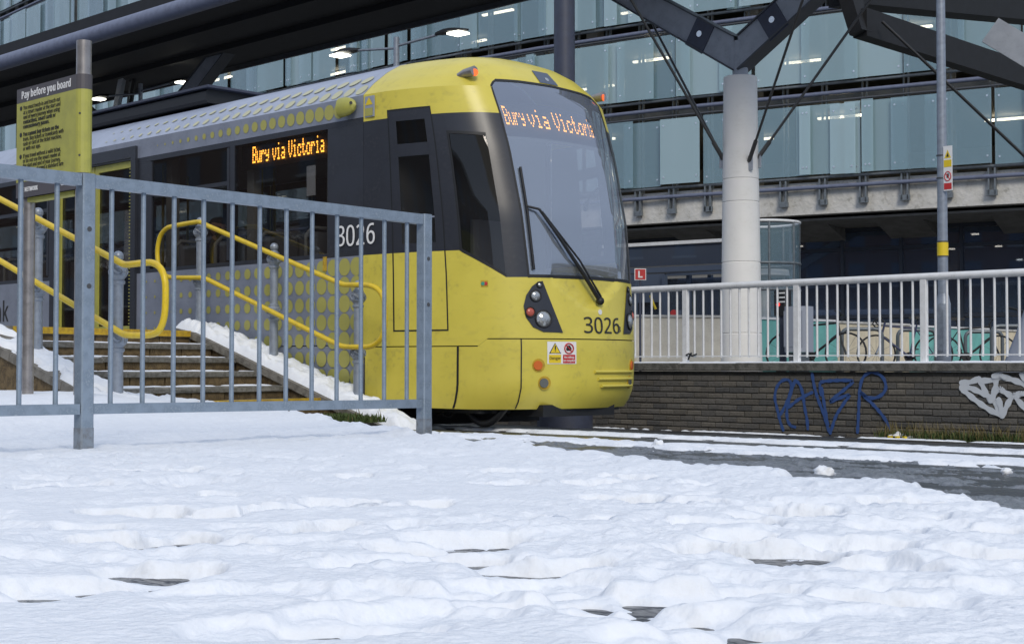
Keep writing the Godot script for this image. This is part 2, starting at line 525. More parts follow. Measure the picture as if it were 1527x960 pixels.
func build_snow():
	var rows := 430
	var cols := 620
	var rl := -0.50
	var rr := 0.50
	var dn := 1.15
	var df := 14.5
	var n1 := noise(101, 0.55, 2)
	var n2 := noise(102, 2.2, 3)
	var n3 := noise(103, 6.5, 3)
	var n4 := noise(104, 22.0, 2)
	var cel := noise(105, 3.2, 1, FastNoiseLite.TYPE_CELLULAR)
	cel.cellular_return_type = FastNoiseLite.RETURN_DISTANCE
	cel.cellular_jitter = 1.0
	cel.domain_warp_enabled = true
	cel.domain_warp_amplitude = 0.28
	cel.domain_warp_frequency = 2.2
	var cel2 := noise(106, 8.5, 1, FastNoiseLite.TYPE_CELLULAR)
	cel2.cellular_return_type = FastNoiseLite.RETURN_DISTANCE
	cel2.domain_warp_enabled = true
	cel2.domain_warp_amplitude = 0.12
	cel2.domain_warp_frequency = 5.0
	var ne := noise(107, 1.6, 4)
	var pos := PackedVector3Array()
	pos.resize((rows + 1) * (cols + 1))
	var gy := PackedFloat32Array()
	gy.resize((rows + 1) * (cols + 1))
	var dd := PackedFloat32Array()
	dd.resize(rows + 1)
	# rows even in the view's height, so the far rows are not wasted
	var eds := PackedFloat32Array()
	for j in cols + 1: eds.append(edge_depth(lerpf(rl, rr, float(j) / cols)))
	for i in rows + 1:
		var t := float(i) / rows
		var d := 1.0 / lerpf(1.0 / dn, 1.0 / df, pow(t, 0.86))
		dd[i] = d
		for j in cols + 1:
			var r := lerpf(rl, rr, float(j) / cols)
			var p := EYE + rgt * (r * d) + fwd * d
			var x := p.x
			var z := p.z
			var churn := smoothstep(-0.35, 0.25, n1.get_noise_2d(x * 0.9 + 40.0, z * 0.9) + (0.25 if d > 2.3 else -0.1))
			var th := 0.025 + 0.005 * n1.get_noise_2d(x, z) + 0.003 * n2.get_noise_2d(x * 0.5, z * 0.5)
			# trodden plates with broken edges, at three sizes
			var wx := 0.05 * n3.get_noise_2d(x * 0.7, z * 0.7)
			var wz := 0.05 * n3.get_noise_2d(x * 0.7 + 50.0, z * 0.7)
			var q1 := n2.get_noise_2d(x * 0.9 + wx, z * 0.9 + wz)
			var q2 := n2.get_noise_2d(x * 2.3 + wx + 70.0, z * 2.3 + wz)
			var q3 := n3.get_noise_2d(x * 1.6 + 30.0, z * 1.6)
			var fresh := lerpf(0.5, 1.0, smoothstep(1.7, 3.6, d))
			th += fresh * (0.25 + 0.75 * churn) * (0.006 * smoothstep(-0.09, 0.05, q1) + 0.0055 * smoothstep(-0.07, 0.05, q2) + 0.0030 * smoothstep(-0.10, 0.10, q3))
			th += 0.0030 * q2 * churn + 0.0022 * n3.get_noise_2d(x, z) * (0.2 + churn) + 0.0018 * n4.get_noise_2d(x, z) * churn
			# ragged edge of the cleared road
			var e := (d - eds[j]) / eds[j] + 0.075 * ne.get_noise_2d(x, z)
			var lip := exp(-pow((e + 0.05) / 0.035, 2.0))
			th += 0.026 * lip * (0.5 + n2.get_noise_2d(x * 1.7, z * 1.7)) * smoothstep(4.0, 7.0, d)
			th -= 0.20 * smoothstep(-0.03, 0.05, e)
			var gyv := ground_y(r * d, d)
			gy[i * (cols + 1) + j] = gyv
			p.y = gyv + th
			pos[i * (cols + 1) + j] = p
	# footprints pressed into it: [pixel x, pixel y, length, heading degrees, depth]
	var prints := [[1065, 860, 0.30, 8, 0.075], [1055, 925, 0.30, 20, 0.062], [215, 788, 0.30, 25, 0.085], [160, 848, 0.3, 14, 0.075], [15, 862, 0.26, 5, 0.075], [230, 695, 0.32, 10, 0.06], [1130, 803, 0.34, -25, 0.085], [1240, 820, 0.3, -12, 0.075], [1325, 870, 0.26, -10, 0.07], [1320, 828, 0.2, -20, 0.07], [1490, 808, 0.24, -20, 0.075], [800, 872, 0.24, 8, 0.08], [815, 826, 0.24, 20, 0.078], [785, 850, 0.3, 18, 0.06], [200, 748, 0.28, 4, 0.07], [275, 752, 0.28, 4, 0.06], [88, 715, 0.3, 30, 0.045], [470, 772, 0.26, 60, 0.06], [330, 726, 0.12, 0, 0.08], [935, 702, 0.2, -20, 0.08], [885, 711, 0.2, 20, 0.07], [925, 732, 0.24, -20, 0.08], [985, 905, 0.3, -30, 0.055], [940, 866, 0.3, -30, 0.06], [635, 862, 0.3, -15, 0.06], [600, 900, 0.34, 5, 0.055], [1230, 905, 0.3, 18, 0.045], [1350, 740, 0.25, -10, 0.06], [1080, 770, 0.25, -5, 0.06], [515, 738, 0.22, 15, 0.06], [545, 742, 0.2, -10, 0.06], [620, 800, 0.2, 12, 0.07], [850, 765, 0.24, 10, 0.05], [130, 770, 0.16, 0, 0.07], [480, 915, 0.36, 4, 0.06], [440, 745, 0.25, 25, 0.05], [690, 790, 0.26, 8, 0.05], [750, 712, 0.22, 5, 0.06], [560, 820, 0.25, 20, 0.045], [1010, 740, 0.25, -12, 0.05], [1180, 760, 0.3, -8, 0.045], [1420, 860, 0.3, -15, 0.04], [1180, 850, 0.3, -10, 0.035], [350, 860, 0.3, 10, 0.035], [300, 800, 0.28, 14, 0.04]]
	var extra := RandomNumberGenerator.new()
	extra.seed = 77
	for k in 120:
		prints.append([extra.randf_range(-80, 1600), lerpf(668, 900, pow(extra.randf(), 1.5)), extra.randf_range(0.2, 0.33), extra.randf_range(-35, 45), extra.randf_range(0.007, 0.020)])
	for k in 26:
		prints.append([extra.randf_range(20, 1500), lerpf(690, 900, pow(extra.randf(), 1.3)), extra.randf_range(0.09, 0.24), extra.randf_range(-25, 35), extra.randf_range(0.062, 0.075)])
	for q in prints:
		var d0: float = 0.325 * FOC / (float(q[1]) - HOR)
		var c0: float = (float(q[0]) - 763.5) / FOC * d0
		var ang := deg_to_rad(float(q[3]))
		var hl: float = float(q[2]) * 0.5
		var hw := hl * 0.40
		var dep: float = q[4]
		dep *= lerpf(0.32, 0.85, smoothstep(1.8, 3.8, d0))
		var reach := hl + (0.20 if float(q[4]) > 0.055 else 0.12)
		for i in rows + 1:
			var d := dd[i]
			if absf(d - d0) > reach: continue
			var j0 := int(((c0 - reach) / d - rl) / (rr - rl) * cols)
			var j1 := int(((c0 + reach) / d - rl) / (rr - rl) * cols) + 1
			for j in range(maxi(j0, 0), mini(j1, cols) + 1):
				var c := lerpf(rl, rr, float(j) / cols) * d
				var id := i * (cols + 1) + j
				var p := pos[id]
				var wob := 0.022 * n3.get_noise_2d(p.x * 0.45 + 9.0, p.z * 0.45)
				var u := (c - c0) * cos(ang) + (d - d0) * sin(ang)
				var w := -(c - c0) * sin(ang) + (d - d0) * cos(ang)
				# sole outline: a rounded bar, narrower at the instep
				var ww := hw * (1.0 - 0.22 * exp(-pow((u + hl * 0.2) / (hl * 0.35), 2.0)))
				var uu := maxf(absf(u) - (hl - hw), 0.0)
				var sd := Vector2(uu, w * hw / ww).length() - hw + wob
				var press := 1.0 - smoothstep(-0.020, 0.009, sd)
				var rim := exp(-pow((sd - 0.03) / 0.022, 2.0))
				p.y += -dep * press * (0.8 + 0.2 * sin(u * 90.0) * 0.4) + rim * minf(dep, 0.02) * 0.16 * (0.5 + n2.get_noise_2d(p.x * 2.0, p.z * 2.0))
				if float(q[4]) > 0.055:
					# worn down towards the walker's heel side, so bare ground shows
					var wear := exp(-pow(u / (hl * 0.75), 2.0)) * smoothstep(-0.13, -0.03, w) * (1.0 - smoothstep(0.0, 0.04, w))
					p.y = lerpf(p.y, minf(p.y, gy[id] - 0.004), wear * clampf((float(q[4]) - 0.055) * 50.0, 0.0, 1.0))
				pos[id] = p
	# normals and triangles
	var nor := PackedVector3Array()
	nor.resize(pos.size())
	var idx := PackedInt32Array()
	var cw := cols + 1
	for i in rows + 1:
		var iu := mini(i + 1, rows)
		var idn := maxi(i - 1, 0)
		for j in cw:
			var du := pos[i * cw + mini(j + 1, cols)] - pos[i * cw + maxi(j - 1, 0)]
			var dv := pos[iu * cw + j] - pos[idn * cw + j]
			nor[i * cw + j] = du.cross(dv).normalized()
	for i in rows:
		for j in cols:
			var q := i * cw + j
			# leave out snow that lies well under the road surface
			if j % 1 == 0 and dd[i] > eds[j] * 1.25: continue
			idx.append_array(PackedInt32Array([q, q + cw, q + 1, q + 1, q + cw, q + cw + 1]))
	var arr := []
	arr.resize(Mesh.ARRAY_MAX)
	arr[Mesh.ARRAY_VERTEX] = pos
	arr[Mesh.ARRAY_NORMAL] = nor
	arr[Mesh.ARRAY_INDEX] = idx
	var am := ArrayMesh.new()
	am.add_surface_from_arrays(Mesh.PRIMITIVE_TRIANGLES, arr)
	var s := MeshInstance3D.new()
	s.name = "snow_cover"
	s.mesh = am
	s.material_override = M.snow
	add_child(s)
	s.set_meta("kind", "stuff")
	s.set_meta("label", "trampled white snow with footprints covering the footway")
	s.set_meta("category", "snow")
	# grey slush where the snow edge melts into the road
	var sp := []
	var ns := noise(211, 2.6, 4)
	for i in 91:
		var row := []
		for j in 401:
			var r := lerpf(-0.16, 0.50, j / 400.0)
			var ed := edge_depth(r)
			var e := lerpf(-0.10, 0.80, i / 90.0)
			var d := ed * (1.0 + e)
			var p := EYE + rgt * (r * d) + fwd * d
			var k := 0.12 - 0.8 * maxf(e, 0.0) + 1.3 * ns.get_noise_2d(p.x * 0.8 + p.z * 0.3, p.z * 1.5) + 0.4 * ns.get_noise_2d(p.x * 4.0, p.z * 5.0)
			if i == 90: k = -1.0
			p.y = ground_y(r * d, d) + clampf(k * 0.03, -0.02, 0.014)
			row.append(p)
		sp.append(row)
	var sb := MB.new()
	sb.grid(sp)
	var so := part(self, "slush", sb, M.slush)
	so.set_meta("kind", "stuff")
	so.set_meta("label", "grey melting slush along the edge of the cleared road")
	so.set_meta("category", "slush")
	# footway snow behind and beside the view point
	var b := MB.new()
	var pts := []
	for i in 31:
		var row := []
		for j in 41:
			var c := lerpf(-14.0, 14.0, j / 40.0)
			var d := lerpf(-12.0, 1.2, i / 30.0)
			var p := plan(c, d, 0.262 + 0.03 * n1.get_noise_2d(c, d))
			row.append(p)
		pts.append(row)
	b.grid(pts)
	var o := part(self, "snow_field", b, M.snow)
	o.set_meta("kind", "structure")
	# slushy strips left between the rails and along the kerb
	strip("snow_strip", "ridge of snow left lying between the tram rails", -9.0, 15.0, -1.30, -0.25, 0.020, 201, -0.40)
	strip("slush_patches", "scattered patches of grey slush on the wet road beside the track", 1.5, 14.0, 0.45, 3.3, 0.010, 203, -0.62)
	strip("snow_strip", "thin patch of snow lying along the foot of the brick wall", -3.0, 6.0, -5.9, -5.05, 0.012, 202, -0.85)

func strip(called: String, label: String, x0: float, x1: float, z0: float, z1: float, h: float, sd: int, bias: float):
	var na := noise(sd, 1.1, 4)
	var nb := noise(sd + 1, 5.0, 3)
	var nx := int((x1 - x0) / 0.045)
	var nzz := int((z1 - z0) / 0.03)
	var pts := []
	for i in nzz + 1:
		var row := []
		for j in nx + 1:
			var x := lerpf(x0, x1, float(j) / nx)
			var z := lerpf(z1, z0, float(i) / nzz)
			var v := sin(PI * float(i) / nzz)
			var k := v * 1.5 - 0.75 + bias + 0.8 * na.get_noise_2d(x * 0.4, z * 1.6) + 0.5 * nb.get_noise_2d(x * 0.6, z)
			var y: float = 0.017 + 0.043 * z + 0.010 + clampf(k * 0.14, -0.03, h) + (0.008 * nb.get_noise_2d(x * 2.0, z * 2.0) if k > 0.0 else 0.0)
			row.append(Vector3(x, y, z))
		pts.append(row)
	var b := MB.new()
	b.grid(pts)
	var o := part(self, numbered(called), b, M.snow)
	o.set_meta("kind", "stuff")
	o.set_meta("label", label)
	o.set_meta("category", "snow")

# a lumpy layer of snow over a sloping four-cornered face (corners run round it)
func snow_layer(parent: Node, called: String, a: Vector3, bq: Vector3, c: Vector3, d: Vector3, nu: int, nv: int, th: float, sd: int, cut := -1.0):
	var na := noise(sd, 2.4, 3)
	var nb := noise(sd + 3, 9.0, 2)
	var pts := []
	for i in nv + 1:
		var v := float(i) / nv
		var row := []
		for j in nu + 1:
			var u := float(j) / nu
			var p := a.lerp(bq, u).lerp(d.lerp(c, u), v)
			var ed := minf(minf(u * nu, (1.0 - u) * nu), minf(v * nv, (1.0 - v) * nv))
			var k := smoothstep(-0.4, 2.2, ed)
			var t := th * (0.75 + 0.5 * na.get_noise_2d(p.x * 1.5, p.z * 2.0 + p.y)) + th * 0.2 * nb.get_noise_2d(p.x * 1.2, p.z * 1.6)
			t *= k
			if cut > -1.0:
				t -= smoothstep(cut, cut - 0.25, na.get_noise_2d(p.x * 0.8 + 20.0, p.z * 1.2)) * (th + 0.01)
			if k < 0.2: t -= 0.012
			row.append(p + Vector3.UP * t)
		pts.append(row)
	var b := MB.new()
	var nn := (bq - a).cross(d - a)
	b.grid(pts, nn.y < 0.0)
	return part(parent, called, b, M.snow)

# ---------------------------------------------------------------- brick parapet wall with railing
func build_parapet():
	var zf := -6.2
	var w := thing("brick_wall", "low dark brick retaining wall with stone coping and graffiti beside the track", "wall", Vector3(0, -0.3, zf))
	var b := MB.new()
	b.span(Vector3(-30, -0.4, zf - 0.40), Vector3(14, 0.525, zf - 0.012))
	part(w, "mortar_core", b, M.wall_core)
	var bm := []
	for k in 3:
		var q := MB.new()
		q.cham(Vector3(-0.106, -0.0325, -0.03), Vector3(0.106, 0.0325, 0.0), 0.006 + 0.003 * k)
		bm.append(q.done())
	var courses := 10
	var rest := []
	for i in 5: rest.append(MB.new())
	for i in courses:
		var y := -0.235 + 0.075 * i
		var off := 0.1125 if i % 2 == 1 else 0.0
		for k in range(-56, 42):
			var x := k * 0.225 + off
			var mk := rng.randi() % 5
			var jit := Vector3(rng.randf_range(-0.003, 0.003), rng.randf_range(-0.002, 0.002), rng.randf_range(-0.004, 0.003))
			if x > -2.35 and x < 4.2:
				part(w, "brick", bm[rng.randi() % 3], M.bricks[mk], Transform3D(Basis(Vector3.BACK, rng.randf_range(-0.008, 0.008)), Vector3(x, y, zf) + jit))
			else:
				rest[mk].box(Vector3(x, y, zf - 0.015) + jit, Vector3(0.212, 0.065, 0.03))
	for i in 5:
		var o := part(w, "brickwork", rest[i], M.bricks[i])
		o.set_meta("kind", "stuff")
	# coping stones
	var x := -28.0
	while x < 13.5:
		var l := 0.9
		b = MB.new()
		b.cham(Vector3(x + 0.004, 0.53, zf - 0.44), Vector3(x + l - 0.004, 0.632 + rng.randf_range(-0.003, 0.003), zf + 0.05 + rng.randf_range(-0.004, 0.004)), 0.012)
		part(w, "coping_stone", b, M.wall_cap)
		x += l
	var sl = snow_layer(w, "coping_snow", Vector3(-14, 0.632, zf + 0.045), Vector3(10, 0.632, zf + 0.045), Vector3(10, 0.632, zf - 0.40), Vector3(-14, 0.632, zf - 0.40), 300, 8, 0.022, 300)
	sl.set_meta("label", "thin line of snow along the coping")
	# graffiti paint
	var o1 := Vector2(930, 520)
	var s1 := 1.0 / 2.558
	var blue := [[[610, 310], [598, 275], [586, 225], [578, 185], [586, 145], [605, 122], [628, 118], [640, 135], [636, 170], [618, 215], [600, 250]],
		[[655, 120], [672, 135], [684, 170], [692, 225], [700, 265], [704, 305]], [[655, 120], [645, 150], [632, 195], [624, 235], [626, 270], [638, 292], [655, 298]], [[632, 222], [670, 192], [720, 166]],
		[[720, 95], [728, 140], [742, 190], [765, 250], [780, 300], [788, 318]], [[755, 175], [750, 140], [757, 126], [800, 121], [850, 120], [876, 124], [850, 150], [815, 178], [788, 202], [820, 190], [862, 176], [840, 210], [812, 255], [795, 305], [790, 322]], [[757, 150], [768, 220], [780, 290]],
		[[894, 318], [898, 240], [902, 160], [912, 115], [935, 92], [965, 92], [992, 112], [1002, 145], [990, 172], [960, 187], [930, 184], [905, 166], [930, 190], [965, 225], [1000, 270], [1018, 310], [1024, 330]]]
	b = MB.new()
	for i in blue.size(): ribbon(b, blue[i], o1, s1, zf + 0.006 + 0.0012 * i, 0.040)
	var gb := part(w, "graffiti_tag", b, M.paint_blue)
	gb.set_meta("label", "large blue spray-painted letters")
	var o2 := Vector2(1300, 540)
	var s2 := 1.0 / 6.727
	var white := [[[905, 205], [990, 200], [1080, 165]], [[1080, 165], [1110, 220], [1150, 310], [1200, 390]], [[1110, 185], [1210, 180], [1300, 150], [1400, 170], [1560, 230]], [[1245, 150], [1250, 230], [1225, 320], [1195, 390]],
		[[905, 250], [990, 258], [1080, 295], [1210, 360], [1260, 440], [1310, 520]], [[905, 262], [960, 310], [1040, 375], [1130, 440], [1220, 495], [1320, 535]], [[1315, 540], [1350, 460], [1425, 335], [1480, 390], [1560, 480]], [[1200, 385], [1240, 310], [1285, 270], [1340, 300], [1420, 340], [1500, 315], [1560, 320]], [[1280, 375], [1300, 450], [1320, 530]], [[1510, 120], [1560, 190]], [[1230, 140], [1290, 130], [1340, 150]]]
	b = MB.new()
	for i in white.size(): ribbon(b, white[i], o2, s2, zf + 0.006 + 0.0012 * i, 0.062)
	var gw := part(w, "graffiti_tag", b, M.paint_white)
	gw.set_meta("label", "angular white spray-painted tag")
	# railing
	var r := thing("white_railing", "white painted steel railing with round top rail standing on the brick wall", "railing", Vector3(0, 0.64, -6.36))
	var zr := -6.36
	b = MB.new()
	b.tube([Vector3(-14, 1.635, zr), Vector3(9, 1.615, zr)], 0.043, 12)
	part(r, "top_rail", b, M.white_paint)
	b = MB.new()
	b.span(Vector3(-14, 0.715, zr - 0.012), Vector3(9, 0.728, zr + 0.012))
	part(r, "bottom_rail", b, M.white_paint)
	var posts := [at_z(1023, 500, zr).x, at_z(1187, 500, zr).x, at_z(1379, 500, zr).x]
	var step: float = (posts[2] - posts[0]) * 0.5
	var pm := MB.new()
	pm.cham(Vector3(-0.04, 0.0, -0.03), Vector3(0.04, 0.97, 0.03), 0.006)
	var pmesh := pm.done()
	var bmm := MB.new()
	bmm.tube([Vector3(0, 0.07, 0), Vector3(0, 0.97, 0)], 0.0145, 6)
	var bmesh := bmm.done()
	for k in range(-6, 5):
		var px: float = posts[0] + step * k
		part(r, "post", pmesh, M.white_paint, Transform3D(Basis.IDENTITY, Vector3(px, 0.632, zr)))
		for j in range(1, 12):
			part(r, "bar", bmesh, M.white_paint, Transform3D(Basis.IDENTITY, Vector3(px + step * j / 12.0, 0.632, zr)))
	# something dark caught on the bottom rail
	b = MB.new()
	var c := at_z(1030, 533, zr + 0.03)
	b.tube([c + Vector3(-0.07, 0.03, 0), c + Vector3(-0.02, 0.05, 0.01), c + Vector3(0.03, 0.02, 0), c + Vector3(0.10, 0.045, 0)], 0.012, 6)
	b.tube([c + Vector3(-0.03, -0.03, 0.01), c + Vector3(0, 0.04, 0.01), c + Vector3(0.02, 0.06, 0)], 0.012, 6)
	part(r, "tied_cord", b, M.black)

func ribbon(b: MB, s: Array, o: Vector2, k: float, z: float, w: float):
	var p := []
	for q in s: p.append(at_z(o.x + q[0] * k, o.y + q[1] * k, z))
	# smooth it
	var cv := Curve3D.new()
	for i in p.size():
		var t: Vector3 = (p[mini(i + 1, p.size() - 1)] - p[maxi(i - 1, 0)]) * 0.16
		cv.add_point(p[i], -t, t)
	cv.bake_interval = 0.02
	var q := cv.get_baked_points()
	for i in q.size() - 1:
		var d := (q[i + 1] - q[i]).normalized()
		var n := Vector3(-d.y, d.x, 0) * w * 0.5 * (1.0 + 0.15 * sin(i * 0.7))
		b.quad(q[i] - n, q[i + 1] - n, q[i + 1] + n, q[i] + n)
	b.disc(q[0] + Vector3.BACK * 0.0005, Vector3.BACK, w * 0.5, 8)
	b.disc(q[q.size() - 1] + Vector3.BACK * 0.0005, Vector3.BACK, w * 0.5, 8)

# ---------------------------------------------------------------- car park building (curved front)
var front := [Vector2(-44, 100), Vector2(-20, 72), Vector2(-10.1, 61.5), Vector2(-4.1, 55.6), Vector2(1.2, 51.3), Vector2(5.6, 48.2), Vector2(11, 45), Vector2(14.6, 42.9), Vector2(22, 38.8), Vector2(32, 33.6)]
var cum := []
func front_at(u: float, off := 0.0) -> Array:
	if cum.is_empty():
		cum.append(0.0)
		for i in front.size() - 1: cum.append(cum[i] + front[i].distance_to(front[i + 1]))
	u = clampf(u, 0.0, cum[-1] - 0.001)
	var i := 0
	while u > cum[i + 1]: i += 1
	var t: float = (u - cum[i]) / (cum[i + 1] - cum[i])
	var p: Vector2 = front[i].lerp(front[i + 1], t)
	var d: Vector2 = (front[i + 1] - front[i]).normalized()
	var n := Vector2(d.y, -d.x)
	p += n * off
	var wt := (rgt * d.x + fwd * d.y)
	return [plan(p.x, p.y, 0.0), wt, rgt * n.x + fwd * n.y]
func front_len() -> float:
	front_at(0.0)
	return cum[-1]
# closed band following the front, between two offsets and two heights
func front_band(o1: float, o2: float, y0: float, y1: float, u0 := 0.0, u1 := -1.0) -> MB:
	var b := MB.new()
	if u1 < 0.0: u1 = front_len()
	var n := 24
	for i in n:
		var ua := lerpf(u0, u1, float(i) / n)
		var ub := lerpf(u0, u1, float(i + 1) / n)
		var a: Vector3 = front_at(ua, o1)[0]
		var c: Vector3 = front_at(ub, o1)[0]
		var e: Vector3 = front_at(ua, o2)[0]
		var f: Vector3 = front_at(ub, o2)[0]
		var l := Vector3.UP * y0
		var h := Vector3.UP * y1
		b.quad(a + l, c + l, c + h, a + h)
		b.quad(f + l, e + l, e + h, f + h)
		b.quad(a + h, c + h, f + h, e + h)
		b.quad(e + l, f + l, c + l, a + l)
	return b
func build_carpark():
	var base: Vector3 = front_at(front_len() * 0.6)[0]
	base.y = 0.5
	var cp := thing("car_park", "multi-storey car park with curved bands of pale blue glass panels over a concrete beam", "building", base)
	var L := front_len()
	var e := EYE.y
	# storeys: glass bottom and top, heights above the eye
	var st := [[5.9, 8.08], [8.8, 10.86], [11.45, 13.6], [14.2, 16.35], [16.95, 19.1], [19.7, 21.85], [22.45, 24.6]]
	# bottom concrete beam
	part(cp, "concrete_beam", front_band(0.0, -0.6, e + 4.72, e + 5.72), M.concrete)
	var deep := -13.0
	for i in 8:
		var y: float = e + 5.45 + [0.0, 2.85, 5.5, 8.25, 11.0, 13.75, 16.5, 19.25][i]
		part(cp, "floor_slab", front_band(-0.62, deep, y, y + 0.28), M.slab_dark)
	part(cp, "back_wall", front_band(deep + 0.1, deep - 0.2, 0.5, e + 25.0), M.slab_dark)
	# steel uprights and brackets
	var um := MB.new()
	um.box(Vector3(-0.07, 0, 0), Vector3(0.035, 19.4, 0.12))
	um.box(Vector3(0.07, 0, 0), Vector3(0.035, 19.4, 0.12))
	var umesh := um.done()
	var bk := MB.new()
	bk.box(Vector3(-0.09, 0, 0), Vector3(0.05, 0.85, 0.16))
	bk.box(Vector3(0.09, 0, 0), Vector3(0.05, 0.85, 0.16))
	bk.box(Vector3(0.0, -0.36, 0.02), Vector3(0.30, 0.16, 0.12))
	var bmesh := bk.done()
	var u := 14.0
	while u < L:
		var q := front_at(u, -0.12)
		var bs := Basis(q[1], Vector3.UP, q[2])
		part(cp, "steel_upright", umesh, M.facade_steel, Transform3D(bs, q[0] + Vector3.UP * (e + 15.3)))
		q = front_at(u, 0.10)
		part(cp, "beam_bracket", bmesh, M.facade_steel, Transform3D(bs, q[0] + Vector3.UP * (e + 5.42)))
		u += 1.28
	# rails along each storey
	for s in st:
		for k in [[s[0] - 0.06, 0.05, M.facade_steel], [s[0] - 0.36, 0.07, M.pipe], [s[1] + 0.12, 0.035, M.facade_dark]]:
			var pts := []
			for i in 41: pts.append(front_at(L * i / 40.0, 0.16)[0] + Vector3.UP * (e + k[0]))
			var b := MB.new()
			b.tube(pts, k[1], 6)
			part(cp, "guard_rail", b, k[2])
	# glass panels, overlapping and set at slightly different depths
	var rg := RandomNumberGenerator.new()
	rg.seed = 4242
	var single := 0
	var joined := [MB.new(), MB.new(), MB.new()]
	for si in st.size():
		var s = st[si]
		u = 6.0 if si > 1 else 22.0
		var uend := L if si < 2 else L - 4.0
		var bolts := MB.new()
		var k := 0
		while u < uend:
			var w: float = [0.36, 0.5, 0.8, 1.1, 1.4, 1.8][rg.randi() % 6]
			var off := 0.24 + 0.13 * (k % 2) + rg.randf_range(-0.01, 0.01)
			var q := front_at(u + w * 0.5, off)
			var hgt: float = s[1] - s[0] + rg.randf_range(-0.06, 0.06)
			var yy: float = e + s[0] + hgt * 0.5 + rg.randf_range(-0.03, 0.03)
			var tilt := rg.randf_range(-0.012, 0.012)
			var bs := Basis(q[1], Vector3.UP, q[2]).rotated(Vector3.UP, tilt)
			var pcn: Vector3 = q[0] + Vector3.UP * yy
			var dv := pcn - EYE
			var sx := 763.5 + FOC * dv.dot(rgt) / dv.dot(fwd)
			var sy := HOR - FOC * dv.y / dv.dot(fwd)
			var mi := rg.randi() % 3
			# the panes that show are parts; the rest are joined
			if single < 300 and sy > -70.0 and sx > -40.0 and sx < 1600.0 and (sx > 880.0 or sy < 130.0):
				ubox(cp, "glass_panel", pcn, Vector3(w, hgt, 0.016), M.panel[mi], bs)
				single += 1
			else:
				joined[mi].box(pcn, Vector3(w, hgt, 0.016), bs)
			for c in [[-1, -1], [1, -1], [-1, 1], [1, 1]]:
				var bc: Vector3 = q[0] + Vector3.UP * (yy + c[1] * (hgt * 0.5 - 0.22)) + bs.x * c[0] * (w * 0.5 - 0.12) + bs.z * 0.02
				bolts.disc(bc, bs.z, 0.032, 6, 0.03)
			u += w - (rg.randf_range(0.2, 0.5) if rg.randf() < 0.68 else -0.07)
			k += 1
		var o := part(cp, "panel_fixing", bolts, M.bolt)
		o.set_meta("kind", "stuff")
	for i in 3: part(cp, "glazing", joined[i], M.panel[i]).set_meta("kind", "stuff")
	print("single panes ", single)
	# deck edge upstands, columns and strip lights inside
	var cm := MB.new()
	cm.box(Vector3.ZERO, Vector3(0.45, 14.5, 0.45))
	var cmesh := cm.done()
	u = 16.0
	while u < L:
		var q := front_at(u, -2.2)
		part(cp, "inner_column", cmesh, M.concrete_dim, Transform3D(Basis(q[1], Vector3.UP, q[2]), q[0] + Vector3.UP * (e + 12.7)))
		u += 6.4
	var lm := MB.new()
	lm.box(Vector3.ZERO, Vector3(1.5, 0.07, 0.14))
	var lmesh := lm.done()
	for i in 3:
		var y: float = e + [8.25, 10.9, 13.6][i] - 0.10
		u = 20.0 + i * 2.3
		var row := 0
		while u < L - 3.0:
			var q := front_at(u, -2.6 - 3.2 * (row % 2))
			part(cp, "strip_light", lmesh, M.tube_lit, Transform3D(Basis(q[1], Vector3.UP, q[2]), q[0] + Vector3.UP * y))
			if i < 2 and u > L * 0.5:
				var ol := OmniLight3D.new()
				ol.name = "strip_lamp"
				ol.light_energy = 0.5
				ol.light_color = Color(1.0, 0.93, 0.76)
				ol.omni_range = 9.0
				ol.omni_attenuation = 2.0
				ol.light_size = 0.3
				ol.shadow_enabled = true
				cp.add_child(ol, true)
				ol.position = q[0] + Vector3.UP * (y - 0.12) - base
			u += 4.7
			row += 1
	# concrete ribs under the beam running back
	for px in [1000.0, 1188.0, 1330.0, 1500.0]:
		var us := 0.0
		var best := 1e9
		for k in 400:
			var uu := L * k / 400.0
			var p: Vector3 = front_at(uu, -0.3)[0]
			var dv := p - EYE
			var xx := 763.5 + FOC * dv.dot(rgt) / dv.dot(fwd)
			if absf(xx - px) < best:
				best = absf(xx - px)
				us = uu
		var q := front_at(us, -0.7)
		var bs := Basis(q[1], Vector3.UP, q[2])
		var b := MB.new()
		var o: Vector3 = q[0] + Vector3.UP * (e + 4.72)
		var fz: Vector3 = -bs.z
		var wx: Vector3 = bs.x * 0.75
		b.quad(o - wx, o + wx, o + wx + fz * 3.5 - Vector3.UP * 0.75, o - wx + fz * 3.5 - Vector3.UP * 0.75)
		b.quad(o - wx, o - wx + fz * 3.5 - Vector3.UP * 0.75, o - wx + fz * 3.5 + Vector3.UP * 0.7, o - wx + Vector3.UP * 0.7)
		b.quad(o + wx, o + wx + Vector3.UP * 0.7, o + wx + fz * 3.5 + Vector3.UP * 0.7, o + wx + fz * 3.5 - Vector3.UP * 0.75)
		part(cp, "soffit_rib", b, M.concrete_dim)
	# ground storey: dark glazing set back under the beam
	var sb := -3.4
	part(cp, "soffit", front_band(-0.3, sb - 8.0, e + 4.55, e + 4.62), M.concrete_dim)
	part(cp, "head_panel", front_band(sb + 0.06, sb - 0.1, e + 4.42, e + 4.54), M.mullion)
	part(cp, "transom", front_band(sb + 0.05, sb - 0.07, e + 3.80, e + 3.90), M.mullion)
	part(cp, "transom", front_band(sb + 0.05, sb - 0.07, e + 1.55, e + 1.66), M.mullion)
	part(cp, "sill", front_band(sb + 0.06, sb - 0.08, 0.5, e + 0.12), M.mullion)
	var mm := MB.new()
	mm.box(Vector3.ZERO, Vector3(0.10, 4.4, 0.18))
	var mmesh := mm.done()
	u = L * 0.42
